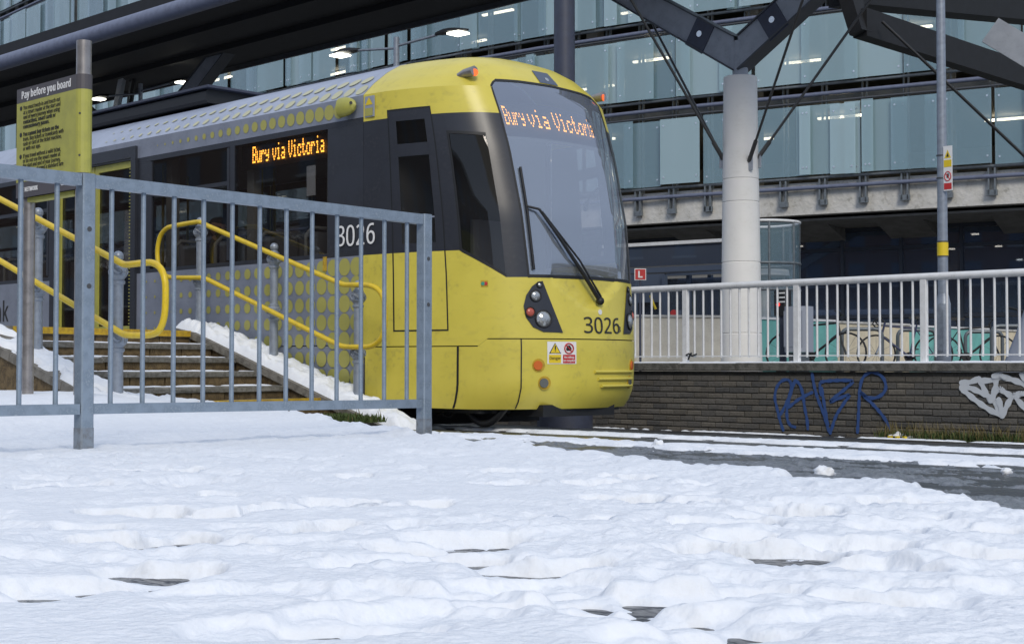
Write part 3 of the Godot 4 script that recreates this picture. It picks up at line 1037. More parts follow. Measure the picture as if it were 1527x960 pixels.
	while u < L:
		var q := front_at(u, sb)
		var bs := Basis(q[1], Vector3.UP, q[2])
		part(cp, "mullion", mmesh, M.mullion, Transform3D(bs, q[0] + Vector3.UP * (e + 2.24)))
		var q2 := front_at(u + 0.98, sb)
		ubox(cp, "window_pane", q2[0] + Vector3.UP * (e + 2.73), Vector3(1.85, 2.12, 0.014), M.shop_glass, Basis(q2[1], Vector3.UP, q2[2]))
		ubox(cp, "window_pane", q2[0] + Vector3.UP * (e + 0.83), Vector3(1.85, 1.40, 0.014), M.shop_glass, Basis(q2[1], Vector3.UP, q2[2]))
		ubox(cp, "window_pane", q2[0] + Vector3.UP * (e + 4.16), Vector3(1.85, 0.50, 0.014), M.shop_glass, Basis(q2[1], Vector3.UP, q2[2]))
		u += 1.96
	# lit downlights in the hall behind the glazing
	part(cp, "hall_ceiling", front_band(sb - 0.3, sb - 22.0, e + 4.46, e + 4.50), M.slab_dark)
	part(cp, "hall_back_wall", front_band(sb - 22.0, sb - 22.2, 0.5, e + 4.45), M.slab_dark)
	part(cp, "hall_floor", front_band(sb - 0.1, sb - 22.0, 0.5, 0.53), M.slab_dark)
	for q in [[1237, 395], [1274, 382], [1296, 389], [1363, 354], [1385, 362], [1508, 350], [1193, 368], [1490, 368], [1420, 372], [1455, 350]]:
		# on the hall ceiling
		var p := at_depth(q[0], q[1], 4.41 * FOC / (HOR - q[1]))
		var b := MB.new()
		b.disc(Vector3.ZERO, Vector3.DOWN, 0.13, 10, 0.05)
		part(cp, "downlight", b, M.spot_lit, Transform3D(Basis.IDENTITY, p))
		var hs := SpotLight3D.new()
		hs.name = "downlight_lamp"
		hs.light_energy = 1.2
		hs.light_color = Color(1.0, 0.95, 0.86)
		hs.spot_range = 8.0
		hs.spot_attenuation = 2.0
		hs.spot_angle = 50.0
		hs.light_size = 0.1
		hs.shadow_enabled = true
		cp.add_child(hs, true)
		hs.position = p - Vector3.UP * 0.06 - base
		hs.rotation.x = -PI / 2

# ---------------------------------------------------------------- forecourt behind the wall
func bicycle(called: String, label: String, at: Vector3, turn: float, m: Material, lean := 0.0, drop := false) -> Node3D:
	var t := thing(called, label, "bicycle", at, "bicycles at the stands")
	t.rotation = Vector3(lean, turn, 0)
	var R := 0.335
	var rear := Vector3(-0.5, R, 0)
	var fr := Vector3(0.5, R, 0)
	var put := func(nm: String, b: MB, mm: Material):
		var o := MeshInstance3D.new()
		o.name = nm
		o.mesh = b.done()
		o.material_override = mm
		t.add_child(o, true)
		return o
	for c in [rear, fr]:
		var b := MB.new()
		var ring := []
		for i in 25: ring.append(c + Vector3(cos(TAU * i / 24), sin(TAU * i / 24), 0) * R)
		b.tube(ring, 0.018, 6, -1.0, false)
		var wh = put.call("wheel", b, M.rubber)
		b = MB.new()
		for i in 12:
			var a := TAU * i / 12
			b.tube([c, c + Vector3(cos(a), sin(a), 0) * (R - 0.02)], 0.0025, 3)
		b.ball(c, 0.025, 6)
		var sp := MeshInstance3D.new()
		sp.name = "spokes"
		sp.mesh = b.done()
		sp.material_override = M.rack
		wh.add_child(sp, true)
	var bb := Vector3(-0.08, 0.28, 0)
	var seat := Vector3(-0.22, 0.86, 0)
	var head := Vector3(0.36, 0.84, 0)
	var hb := Vector3(0.40, 0.66, 0)
	var f := MB.new()
	for s in [[bb, seat, .017], [seat.lerp(bb, .12), head, .018], [bb, hb, .021], [head + Vector3(-.02, .06, 0), hb, .02], [bb, rear, .011], [seat.lerp(bb, .14), rear, .010]]:
		f.tube([s[0], s[1]], s[2], 7)
	put.call("frame", f, m)
	f = MB.new()
	f.tube([hb, hb.lerp(fr, .5) + Vector3(-.015, 0, .03), fr + Vector3(0, 0, .04)], 0.012, 6)
	f.tube([hb, hb.lerp(fr, .5) + Vector3(-.015, 0, -.03), fr + Vector3(0, 0, -.04)], 0.012, 6)
	put.call("fork", f, M.cover if drop else m)
	f = MB.new()
	f.tube([head + Vector3(-.02, .06, 0), head + Vector3(0.05, 0.13, 0)], 0.013, 6)
	for s in [-1, 1]:
		if drop:
			f.tube([head + Vector3(.05, .13, 0), head + Vector3(.05, .13, .20 * s), head + Vector3(.14, .12, .21 * s), head + Vector3(.17, .05, .21 * s), head + Vector3(.12, -.01, .21 * s), head + Vector3(.05, -.01, .21 * s)], 0.014, 6)
		else:
			f.tube([head + Vector3(.05, .13, 0), head + Vector3(.06, .15, .12 * s), head + Vector3(0, .16, .28 * s)], 0.013, 6)
	put.call("handlebar", f, M.black)
	f = MB.new()
	f.tube([seat, seat + Vector3(-.02, .10, 0)], 0.013, 6)
	f.box(seat + Vector3(-.05, .12, 0), Vector3(.16, .05, .13))
	f.box(seat + Vector3(.07, .12, 0), Vector3(.12, .04, .05))
	put.call("saddle", f, M.black)
	f = MB.new()
	f.disc(bb + Vector3(0, 0, .04), Vector3.BACK, 0.09, 12, .006)
	f.tube([bb + Vector3(0, 0, .05), bb + Vector3(.10, -.13, .05)], .011, 5)
	f.tube([bb + Vector3(0, 0, -.05), bb + Vector3(-.10, .13, -.05)], .011, 5)
	f.box(bb + Vector3(.10, -.13, .10), Vector3(.09, .02, .08))
	f.box(bb + Vector3(-.10, .13, -.10), Vector3(.09, .02, .08))
	put.call("crank", f, M.rubber)
	return t
func bike_stand(at: Vector3, turn: float, label: String):
	var t := thing("bicycle_stand", label, "bike stand", at, "bicycle stands on the forecourt")
	t.rotation.y = turn
	var b := MB.new()
	var p := [Vector3(-0.36, 0, 0), Vector3(-0.36, 0.62, 0)]
	for i in 5: p.append(Vector3(-0.24, 0.66, 0) + Vector3(-cos(PI / 2 * i / 4), sin(PI / 2 * i / 4), 0) * 0.12)
	for i in 5: p.append(Vector3(0.24, 0.66, 0) + Vector3(sin(PI / 2 * i / 4), cos(PI / 2 * i / 4), 0) * 0.12)
	p.append(Vector3(0.36, 0, 0))
	b.tube(p, 0.036, 8)
	var o := MeshInstance3D.new()
	o.name = "hoop"
	o.mesh = b.done()
	o.material_override = M.rack
	t.add_child(o)
	for s in [-1, 1]:
		b = MB.new()
		b.disc(Vector3(0.36 * s, 0.012, 0), Vector3.UP, 0.08, 10, 0.012)
		o = MeshInstance3D.new()
		o.name = "base_plate"
		o.mesh = b.done()
		o.material_override = M.rack
		t.add_child(o, true)
func wall_run(w: Node, called: String, a: Vector2, c: Vector2, y0: float, h: float, th: float, m: Material):
	var p := plan(a.x, a.y, 0)
	var q := plan(c.x, c.y, 0)
	var b := MB.new()
	b.bar(p + Vector3.UP * (y0 + h * 0.5), q + Vector3.UP * (y0 + h * 0.5), th, h)
	return part(w, called, b, m)
func pc(px: float, d: float) -> Vector2:
	return Vector2((px - 763.5) / FOC * d, d)
func build_forecourt():
	var fc := struct("forecourt_pavement")
	var b := MB.new()
	b.quad(Vector3(-120, 0.47, -6.62), Vector3(60, 0.47, -6.62), Vector3(60, 0.47, -140), Vector3(-120, 0.47, -140))
	part(fc, "paving", b, M.forecourt)
	# low painted wall behind the bicycles
	var w := thing("mural_wall", "low wall painted in cream and teal blocks behind the bicycles", "wall", plan(4.5, 27, 0.47))
	var segs := [[945, 26.0, 1085, 26.4, .93, M.cream_grey], [1085, 26.4, 1243, 28.6, .92, M.teal], [1243, 28.6, 1350, 30.6, .90, M.cream], [1350, 30.6, 1475, 33.6, .88, M.teal], [1475, 33.6, 1640, 38.4, .87, M.cream]]
	for s in segs:
		var o = wall_run(w, "painted_panel", pc(s[0], s[1]), pc(s[2], s[3]), 0.47, s[4] + 0.05, 0.20, s[5])
		var oc = wall_run(w, "wall_cap", pc(s[0], s[1]), pc(s[2], s[3]), 0.524 + s[4], 0.04, 0.26, M.white_paint if s[5] == M.teal else M.concrete)
	wall_run(w, "painted_panel", pc(860, 25.2), pc(945, 26.0), 0.47, 0.98, 0.20, M.cream)
	# bicycles and stands
	var yb := 0.475
	var t2 := 0.75
	var stand_at := func(px: float, d: float, turn: float, lab: String):
		var p := plan((px - 763.5) / FOC * d, d, yb)
		bike_stand(p, turn, lab)
	stand_at.call(1286.0, 26.5, 0.75, "empty steel bicycle hoop in front of the cream wall block")
	stand_at.call(1368.0, 27.2, 0.85, "steel bicycle hoop with a drop-handlebar bike against it")
	stand_at.call(1468.0, 28.5, 0.80, "steel bicycle hoop behind the white-forked bicycle")
	stand_at.call(1512.0, 24.5, 0.80, "steel bicycle hoop beside the grey covered scooter")
	var bike_at := func(px: float, d: float) -> Vector3:
		return plan((px - 763.5) / FOC * d, d, yb)
	bicycle("bicycle", "black bicycle with drop handlebars leaning on a hoop before the cream and teal wall", bike_at.call(1350.0, 26.4), 3.8, plain(.03, .04, .10, .4), 0.06, true)
	bicycle("bicycle", "dark bicycle with white fork in front of the teal wall block beside the lamp post", bike_at.call(1448.0, 27.0), 0.6, M.black, -0.05)
	bicycle("bicycle", "black bicycle parked behind the grey cabinet", bike_at.call(1216.0, 24.5), 0.35, M.black, -0.12)
	# cabinet with signal head
	var d0 := 23.5
	var g := thing("signal_post", "dark signal post with a small red light beside the grey cabinet", "signal post", at_depth(1168, 555, d0))
	b = MB.new()
	var p0 := plan((1168 - 763.5) / FOC * d0, d0, 0.47)
	b.tube([p0, p0 + Vector3.UP * 1.0], 0.06, 10)
	part(g, "post", b, M.mast)
	b = MB.new()
	b.cham(p0 + Vector3(-.11, .92, -.10), p0 + Vector3(.11, 1.32, .10), 0.02)
	part(g, "signal_head", b, M.black)
	b = MB.new()
	b.disc(p0 + Vector3(-0.02, 1.10, 0.11), Vector3.BACK, 0.035, 10, 0.01)
	part(g, "red_lamp", b, glow(1.0, 0.05, 0.04, 1.2))
	for k in 3:
		b = MB.new()
		b.box(p0 + Vector3(0.06, 1.14 + 0.07 * k, 0.112), Vector3(0.10, 0.022, 0.02))
		part(g, "hood", b, M.white_paint)
	var cb := thing("utility_cabinet", "pale grey cabinet with rounded edges behind the railing", "cabinet", plan((1192 - 763.5) / FOC * 23.0, 23.0, 0.47))
	var cb0: Vector3 = cb.position
	b = MB.new()
	b.cham(cb0 + Vector3(-.20, .34, -.16), cb0 + Vector3(.20, 1.05, .16), 0.06)
	part(cb, "housing", b, M.cover)
	b = MB.new()
	b.span(cb0 + Vector3(-.12, 0, -.10), cb0 + Vector3(.12, .335, .10))
	part(cb, "plinth", b, M.rack)
	b = MB.new()
	b.span(cb0 + Vector3(-.17, .42, .1605), cb0 + Vector3(.17, .98, .166))
	part(cb, "door", b, M.cover)
	var sc := thing("covered_scooter", "grey fabric cover over a parked scooter at the end of the stands", "scooter cover", plan((1535 - 763.5) / FOC * 22.0, 22.0, 0.47))
	b = MB.new()
	var pts := []
	for i in 9:
		var row := []
		var v := i / 8.0
		for j in 21:
			var a := TAU * j / 20
			var rr := lerpf(0.48, 0.06, pow(v, 0.8)) * (1.0 + 0.06 * sin(a * 5.0 + v * 4.0))
			row.append(sc.position + Vector3(cos(a) * rr * 0.9, v * 0.98, -sin(a) * rr))
		pts.append(row)
	b.grid(pts)
	part(sc, "cover", b, M.cover)
	b = MB.new()
	b.tube([sc.position + Vector3(-0.30, 1.0, 0), sc.position + Vector3(0, .92, 0), sc.position + Vector3(0.30, 1.0, 0)], 0.02, 6)
	part(sc, "handlebar", b, M.black)
	# round glass stair enclosure by the hall
	var dc := 35.0
	var rc := plan((1138 - 763.5) / FOC * dc, dc, 0.47)
	var rs := thing("glass_stair_tower", "round glass stair enclosure with steel rings beside the white column", "glass enclosure", rc)
	var R := 0.88
	for y in [0.05, 1.9, 2.52, 3.5]:
		b = MB.new()
		var ring := []
		for i in 33: ring.append(rc + Vector3(cos(TAU * i / 32) * R, y, sin(TAU * i / 32) * R))
		b.tube(ring, 0.035, 6, -1.0, false)
		part(rs, "steel_ring", b, M.facade_steel if y < 3.0 else M.white_paint)
	for k in 8:
		var a0 := TAU * k / 8
		b = MB.new()
		b.tube([rc + Vector3(cos(a0) * R, 0, sin(a0) * R), rc + Vector3(cos(a0) * R, 3.5, sin(a0) * R)], 0.028, 6)
		part(rs, "mullion", b, M.facade_steel)
		var g2 := []
		for i in 2:
			var row := []
			for j in 7:
				var aa := a0 + TAU / 8 * j / 6.0
				row.append(rc + Vector3(cos(aa) * R, 0.05 + 3.4 * i, sin(aa) * R))
			g2.append(row)
		b = MB.new()
		b.grid(g2, true)
		part(rs, "curved_pane", b, M.stair_glass)
	b = MB.new()
	b.lathe(rc + Vector3.UP * 2.25, [Vector2(0.001, 0.14), Vector2(0.62, 0.14), Vector2(0.64, 0.0), Vector2(0.001, 0.0)], 20)
	part(rs, "landing", b, M.white_paint)
	b = MB.new()
	b.tube([rc, rc + Vector3.UP * 2.3], 0.16, 12)
	part(rs, "newel", b, M.white_paint)
	# bus station shelter with doors at the left
	var dk := 31.0
	var kb := plan((1000 - 763.5) / FOC * dk, dk, 0.47)
	var ks := thing("bus_shelter", "blue-grey glazed bus station entrance with white top rail", "shelter", kb)
	var la := pc(900, dk + 1.2)
	var lb := pc(1092, dk - 0.6)
	wall_run(ks, "top_rail", la, lb, 3.16, 0.07, 0.12, M.white_paint)
	wall_run(ks, "upper_glazing", la, lb, 2.72, 0.42, 0.02, M.shop_glass)
	wall_run(ks, "glazing_backing", Vector2(la.x, la.y + 0.7), Vector2(lb.x, lb.y + 0.7), 2.55, 0.6, 0.04, M.slab_dark)
	wall_run(ks, "lower_rail", la, lb, 2.58, 0.11, 0.12, M.blue_grey)
	wall_run(ks, "fascia", pc(900, dk + 1.1), pc(993, dk + 0.32), 1.95, 0.60, 0.10, M.blue_grey)
	wall_run(ks, "fascia", pc(997, dk + 0.30), pc(1092, dk - 0.6), 2.50, 0.06, 0.10, M.blue_grey)
	for px in [948, 993, 1030, 1062]:
		b = MB.new()
		var q := plan((px - 763.5) / FOC * dk, dk + 0.2, 0.47)
		b.span(q + Vector3(-.045, 0, -.045), q + Vector3(.045, 2.05, .045))
		part(ks, "door_post", b, M.blue_grey)
	wall_run(ks, "door_glass", pc(900, dk + 1.3), pc(1092, dk - 0.3), 0.55, 1.9, 0.02, M.shop_glass)
	wall_run(ks, "rear_wall", pc(880, dk + 4.5), pc(1110, dk + 3.0), 0.47, 2.6, 0.1, M.slab_dark)
	for s in [[1005, 467, M.red_print], [1003, 471, M.green_print], [1012, 466, M.blue_grey]]:
		b = MB.new()
		var q := at_depth(s[0], s[1], dk - 0.2)
		if s[2] == M.blue_grey: b.box(q, Vector3(0.13, 0.10, 0.004), Basis(rgt, Vector3.UP, -fwd))
		else: b.disc(q + (-fwd * (0.004 if s[2] == M.red_print else 0.0)), -fwd, 0.075, 14, 0.003)
		part(ks, "door_sticker", b, s[2])
	b = MB.new()
	b.tube([at_depth(970, 440, dk - .4), at_depth(974, 452, dk - .4), at_depth(978, 461, dk - .4)], 0.03, 6)
	part(ks, "yellow_grip", b, M.yellow_print)
	# red L board on a post
	var lq := at_depth(955, 409, 24.0)
	var lp := thing("learner_sign", "small red square sign with a white letter L above the railing", "sign", Vector3(lq.x, 0.47, lq.z))
	var fb := Basis(rgt, Vector3.UP, -fwd)
	b = MB.new()
	b.box(lq, Vector3(0.19, 0.19, 0.012), fb)
	part(lp, "white_border", b, M.white_print)
	b = MB.new()
	b.box(lq - fwd * 0.008, Vector3(0.165, 0.165, 0.008), fb)
	part(lp, "red_board", b, M.red_print)
	b = MB.new()
	b.box(lq - fwd * 0.014 - rgt * 0.022, Vector3(0.026, 0.11, 0.004), fb)
	b.box(lq - fwd * 0.0145 + rgt * 0.014 - Vector3.UP * 0.044, Vector3(0.046, 0.024, 0.004), fb)
	part(lp, "letter", b, M.white_print)
	b = MB.new()
	var pf := Vector3(lq.x, 0.47, lq.z) + fwd * 0.03
	b.tube([pf, pf + Vector3.UP * (lq.y - 0.4)], 0.02, 6)
	part(lp, "post", b, M.mast)

# ---------------------------------------------------------------- canopy over the stop
func canopy_column(label: String, x: float, full: bool):
	var z := -9.45
	var o := Vector3(x, 0.47, z)
	var t := thing("canopy_column", label, "column", o, "")
	var b := MB.new()
	var cuts := [0.0, 0.62, 1.70, 2.62, 2.97, 4.55]
	for i in 5:
		b = MB.new()
		var y0: float = cuts[i]
		var y1: float = cuts[i + 1]
		var r0 := lerpf(0.318, 0.255, y0 / 4.55)
		var r1 := lerpf(0.318, 0.255, y1 / 4.55)
		b.lathe(o, [Vector2(r0 - 0.012, y0), Vector2(r0, y0 + 0.012), Vector2(r1, y1 - 0.012), Vector2(r1 - 0.012, y1)], 40)
		if i == 4: b.lathe(o, [Vector2(r1 - 0.012, y1), Vector2(0.001, y1)], 40)
		part(t, "column_drum", b, M.column)
	b = MB.new()
	b.lathe(o, [Vector2(0.38, 0.0), Vector2(0.38, 0.02), Vector2(0.33, 0.03)], 32)
	part(t, "base_ring", b, M.col_grey)
	b = MB.new()
	b.lathe(o, [Vector2(0.12, 4.55), Vector2(0.12, 5.10), Vector2(0.001, 5.10)], 20)
	part(t, "head", b, M.col_grey)
	for s in [-1, 1]:
		b = MB.new()
		# deep tapering box arm, rising to the canopy
		var p0 := o + Vector3(0.04 * s, 4.66, 0)
		var p1 := o + Vector3(3.9 * s, 7.05, 0)
		var hw := 0.11
		var u0 := Vector3(-0.16 * s, 0.34, 0)
		var w := Vector3(0, 0, hw)
		var h0 := Vector3.UP * 0.50
		var h1 := Vector3.UP * 0.40
		var A := [p0 - w, p0 + w, p0 + w + h0, p0 - w + h0]
		var B := [p1 - w, p1 + w, p1 + w + h1, p1 - w + h1]
		for i in 4:
			var j := (i + 1) % 4
			if s > 0: b.quad(A[i], B[i], B[j], A[j])
			else: b.quad(A[j], B[j], B[i], A[i])
		b.quad(B[0], B[1], B[2], B[3])
		var arm := part(t, "arm", b, M.col_grey)
		# flanges
		b = MB.new()
		b.bar(p0 + h0 + Vector3.UP * 0.012, p1 + h1 + Vector3.UP * 0.012, 0.30, 0.022)
		part(arm, "flange", b, M.facade_dark)
		b = MB.new()
		b.bar(p0 - Vector3.UP * 0.012, p1 - Vector3.UP * 0.012, 0.30, 0.022)
		part(arm, "flange", b, M.facade_dark)
		# splice plate with a bolt
		b = MB.new()
		var pm := p0.lerp(p1, 0.165)
		var dr := (p1 - p0).normalized()
		b.bar(pm - dr * 0.19 + Vector3(0, 0.235, hw + 0.010), pm + dr * 0.19 + Vector3(0, 0.235, hw + 0.010), 0.018, 0.48)
		var pl := part(arm, "splice_plate", b, M.mast)
		b = MB.new()
		b.disc(pm + Vector3(0, 0.25, hw + 0.035), Vector3.BACK, 0.05, 12, 0.02)
		part(pl, "bolt", b, M.bolt)
	if full:
		for q in [[Vector3(-0.24, 3.30, 0.12), Vector3(-0.85, 6.9, 2.95)], [Vector3(-0.26, 3.10, -0.1), Vector3(-3.0, 6.9, -0.85)], [Vector3(0.24, 3.28, -0.1), Vector3(3.0, 6.9, -0.85)], [Vector3(0.24, 3.22, 0.12), Vector3(4.0, 6.9, 2.95)]]:
			b = MB.new()
			b.tube([o + q[0], o + q[1]], 0.021, 6)
			b.tube([o + q[0], o + q[0].lerp(q[1], 0.07)], 0.034, 6)
			part(t, "tie_rod", b, M.rod)
			b = MB.new()
			b.box(o + q[0] * Vector3(1.05, 1, 1) + Vector3(0, -0.03, 0), Vector3(0.10, 0.22, 0.03))
			part(t, "lug", b, M.col_grey)
func build_canopy():
	var c := thing("stop_canopy", "long dark steel canopy with a rounded tubular edge above the tram", "canopy", Vector3(-20, 7.3, -8.4))
	var b := MB.new()
	var X0 := -80.0
	var X1 := 2.2
	b.span(Vector3(X0, 7.46, -10.3), Vector3(X1, 7.60, -6.55))
	part(c, "roof_deck", b, M.canopy)
	b = MB.new()
	b.tube([Vector3(X0, 7.43, -6.5), Vector3(X1, 7.43, -6.5)], 0.17, 14)
	part(c, "edge_tube", b, M.pipe)
	b = MB.new()
	b.span(Vector3(X0, 7.60, -6.75), Vector3(X1, 7.86, -6.55))
	part(c, "gutter", b, M.canopy)
	b = MB.new()
	b.span(Vector3(X0, 7.30, -10.36), Vector3(X1, 7.64, -10.30))
	part(c, "rear_fascia", b, M.facade_dark)
	for z in [-7.6, -8.9]:
		b = MB.new()
		b.span(Vector3(X0, 7.28, z - 0.06), Vector3(X1, 7.398, z + 0.06))
		part(c, "purlin", b, M.canopy)
	b = MB.new()
	b.span(Vector3(X0, 7.40, -10.29), Vector3(X1, 7.455, -6.62))
	part(c, "soffit", b, M.canopy)
	# cross beam of the bus hall roof in front of the car park
	var cb := thing("roof_beam", "black tapering roof beam in front of the car park glass beside the lamp post", "beam", at_depth(1283, 40, 24.0))
	var p0 := at_depth(1283, 34, 24.0)
	b = MB.new()
	b.bar(p0, p0 + Vector3(0, -0.1, -16), 0.26, 0.46)
	part(cb, "web", b, M.canopy)
	b = MB.new()
	b.bar(p0 + Vector3(-0.35, 0.55, 0), at_depth(1560, 22, 31.0), 0.5, 0.40)
	part(cb, "upper_chord", b, M.canopy)
	b = MB.new()
	b.bar(p0 + Vector3(-0.3, 0.9, 0.05), p0 + Vector3(0.02, -0.18, 0.0), 0.24, 0.34, Vector3.BACK)
	part(cb, "end_plate", b, M.canopy)
	b = MB.new()
	b.bar(at_depth(1478, 45, 22.5), at_depth(1600, 118, 22.0), 0.08, 0.42)
	part(cb, "side_plate", b, M.col_grey)
	b = MB.new()
	b.tube([at_depth(1316, 32, 24.0), at_depth(1640, 338, 24.0)], 0.026, 6)
	part(cb, "tie_rod", b, M.black)
	canopy_column("tall white round column with branching grey arms and tie rods beside the railing", -2.36, true)
	canopy_column("distant canopy column with dark branching arms rising behind the tram roof", -19.65, false)

# ---------------------------------------------------------------- stairs and platform
var SK := 0.21
func sxz(x: float, z: float) -> float:
	return x + (z - 0.45) * SK
func build_stairs():
	var pf := struct("platform")
	var b := MB.new()
	var yt := 0.945
	var p := [Vector3(-45, 0, 0.045), Vector3(-2.22, 0, 0.045), Vector3(-2.22, 0, 0.5), Vector3(sxz(-2.24, 2.95), 0, 2.95), Vector3(-1.2, 0, 2.95), Vector3(-1.2, 0, 3.4), Vector3(-45, 0, 3.4)]
	for q in [[0, 1, 2, 3], [0, 3, 5, 6]]:
		var v := []
		for k in q: v.append(p[k])
		b.quad(v[0] + Vector3.UP * yt, v[3] + Vector3.UP * yt, v[2] + Vector3.UP * yt, v[1] + Vector3.UP * yt)
	for i in p.size():
		var a: Vector3 = p[i]
		var c: Vector3 = p[(i + 1) % p.size()]
		b.quad(c + Vector3.UP * -0.3, a + Vector3.UP * -0.3, a + Vector3.UP * yt, c + Vector3.UP * yt)
	part(pf, "platform_slab", b, M.coping)
	var s := thing("stone_stairs", "short flight of worn stone steps with yellow edge strips up to the platform", "stairs", Vector3(-0.5, 0.24, 1.8))
	var xr := [-0.05, -0.55, -0.98, -1.39, -1.81, -2.22]
	var yy := [0.285, 0.41, 0.545, 0.68, 0.815, 0.945]
	var z0 := 0.5
	var z1 := 2.97
	var d := Vector3(SK, 0, 1).normalized()
	for i in 6:
		var x: float = xr[i]
		var y: float = yy[i]
		var dep := 0.46
		if i == 5: dep = 0.3
		# tread slab in three stones, nose overhanging
		var cuts := [z0, lerpf(z0, z1, 0.36), lerpf(z0, z1, 0.68), z1]
		for k in 3:
			b = MB.new()
			var za: float = cuts[k] + 0.003
			var zb: float = cuts[k + 1] - 0.003
			var dy := rng.randf_range(-0.004, 0.004)
			var dx := rng.randf_range(-0.006, 0.006)
			var f0 := Vector3(sxz(x, za) + 0.02 + dx, y + dy, za)
			var f1 := Vector3(sxz(x, zb) + 0.02 + dx, y + dy, zb)
			var bk := Vector3(-dep, 0, 0)
			var t := Vector3(0, -0.052, 0)
			var r := Vector3(0, -0.012, 0)
			var fr := Vector3(-0.012, 0, 0)
			b.quad(f0 + t, f0 + r, f1 + r, f1 + t)
			b.quad(f1 + t, f1 + r, f0 + r, f0 + t)
			b.quad(f0 + r, f0 + fr, f1 + fr, f1 + r)
			b.quad(f1 + r, f1 + fr, f0 + fr, f0 + r)
			b.quad(f1 + fr, f0 + fr, f0 + bk, f1 + bk)
			b.quad(f0 + t, f1 + t, f1 + t + bk, f0 + t + bk)
			b.quad(f1 + t, f1 + r, f1 + bk, f1 + t + bk)
			b.quad(f0 + t + bk, f0 + bk, f0 + r, f0 + t)
			var mm: Material = M.stone_tread
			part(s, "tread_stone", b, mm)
		# risers in blocks
		var yb: float = (yy[i - 1] if i > 0 else 0.10) - 0.01
		var n := 6
		for k in n:
			var za := lerpf(z0, z1, float(k) / n) + 0.004
			var zb := lerpf(z0, z1, float(k + 1) / n) - 0.004
			var m := (za + zb) * 0.5
			var ctr := Vector3(sxz(x, m) - 0.04 + rng.randf_range(-0.006, 0.006), (yb + y - 0.052) * 0.5, m)
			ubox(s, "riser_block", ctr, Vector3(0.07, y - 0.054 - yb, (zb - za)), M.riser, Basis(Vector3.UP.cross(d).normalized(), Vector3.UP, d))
		if i == 0 or i == 5:
			b = MB.new()
			var e := 0.008
			var a := Vector3(sxz(x, z0) + 0.026, y + e, z0)
			var c := Vector3(sxz(x, z1) + 0.026, y + e, z1)
			b.bar(a + Vector3(-0.03, -0.025, 0), c + Vector3(-0.03, -0.025, 0), 0.07, 0.062)
			part(s, "edge_strip", b, M.nosing)
		elif i > 0:
			var sl = snow_layer(s, "tread_snow", Vector3(sxz(x, z0) + 0.012, y, z0 + 0.02), Vector3(sxz(x, z1) + 0.012, y, z1 - 0.02), Vector3(sxz(x, z1) - 0.42, y, z1 - 0.02), Vector3(sxz(x, z0) - 0.42, y, z0 + 0.02), 60, 10, 0.014, 400 + i, 0.05 if i < 4 else -0.3)
			sl.set_meta("label", "patchy snow on a step")
	b = MB.new()
	for i in 6:
		var x: float = xr[i]
		var y: float = yy[i]
		b.quad(Vector3(sxz(x, z1) - 0.08, y - 0.06, z1), Vector3(sxz(x, z0) - 0.08, y - 0.06, z0), Vector3(sxz(x, z0) - 0.5, y - 0.06, z0), Vector3(sxz(x, z1) - 0.5, y - 0.06, z1))
	part(s, "fill", b, M.riser)
	# side walls
	side_wall("sloping stone side wall deep in snow between the steps and the tram", 0.06, 0.5, [Vector2(-2.55, 1.0), Vector2(-2.15, 0.94), Vector2(1.05, 0.0)], 0.11, 500)
	side_wall("sloping dark side wall with patchy snow on the open side of the steps", 2.97, 3.36, [Vector2(-3.6, 1.02), Vector2(-1.3, 0.93), Vector2(1.25, 0.25)], 0.05, 520)
	# handrails
	handrail("yellow tubular handrail looping on grey ornate posts beside the tram", 0.25, [[-3.07, 1.72], [-3.08, 1.86], [-3.02, 2.01], [-2.86, 2.09], [-2.3, 2.11], [-2.1, 2.05], [0.0, 1.39], [0.14, 1.355], [0.46, 1.34], [0.62, 1.29], [0.70, 1.18], [0.71, 0.97], [0.65, 0.84], [0.50, 0.775], [0.16, 0.775], [0.02, 0.80], [-2.1, 1.49], [-2.25, 1.52], [-2.8, 1.545], [-2.99, 1.60], [-3.07, 1.72]], [[0.23, 0.20, 1.375], [-1.08, 0.58, 1.80], [-2.385, 0.95, 2.15]])
	handrail("yellow tubular handrail looping on grey ornate posts on the open side of the steps", 3.10, [[-2.05, 1.70], [-2.06, 1.90], [-1.98, 2.05], [-1.8, 2.10], [-1.28, 2.11], [-1.12, 2.06], [0.90, 1.40], [1.04, 1.36], [1.38, 1.36], [1.52, 1.31], [1.585, 1.20], [1.58, 0.98], [1.51, 0.86], [1.36, 0.825], [1.06, 0.83], [0.92, 0.865], [-1.1, 1.53], [-1.25, 1.56], [-1.8, 1.565], [-1.98, 1.61], [-2.05, 1.70]], [[0.79, 0.30, 1.46], [-0.48, 0.64, 1.89], [-1.76, 0.94, 2.2]])

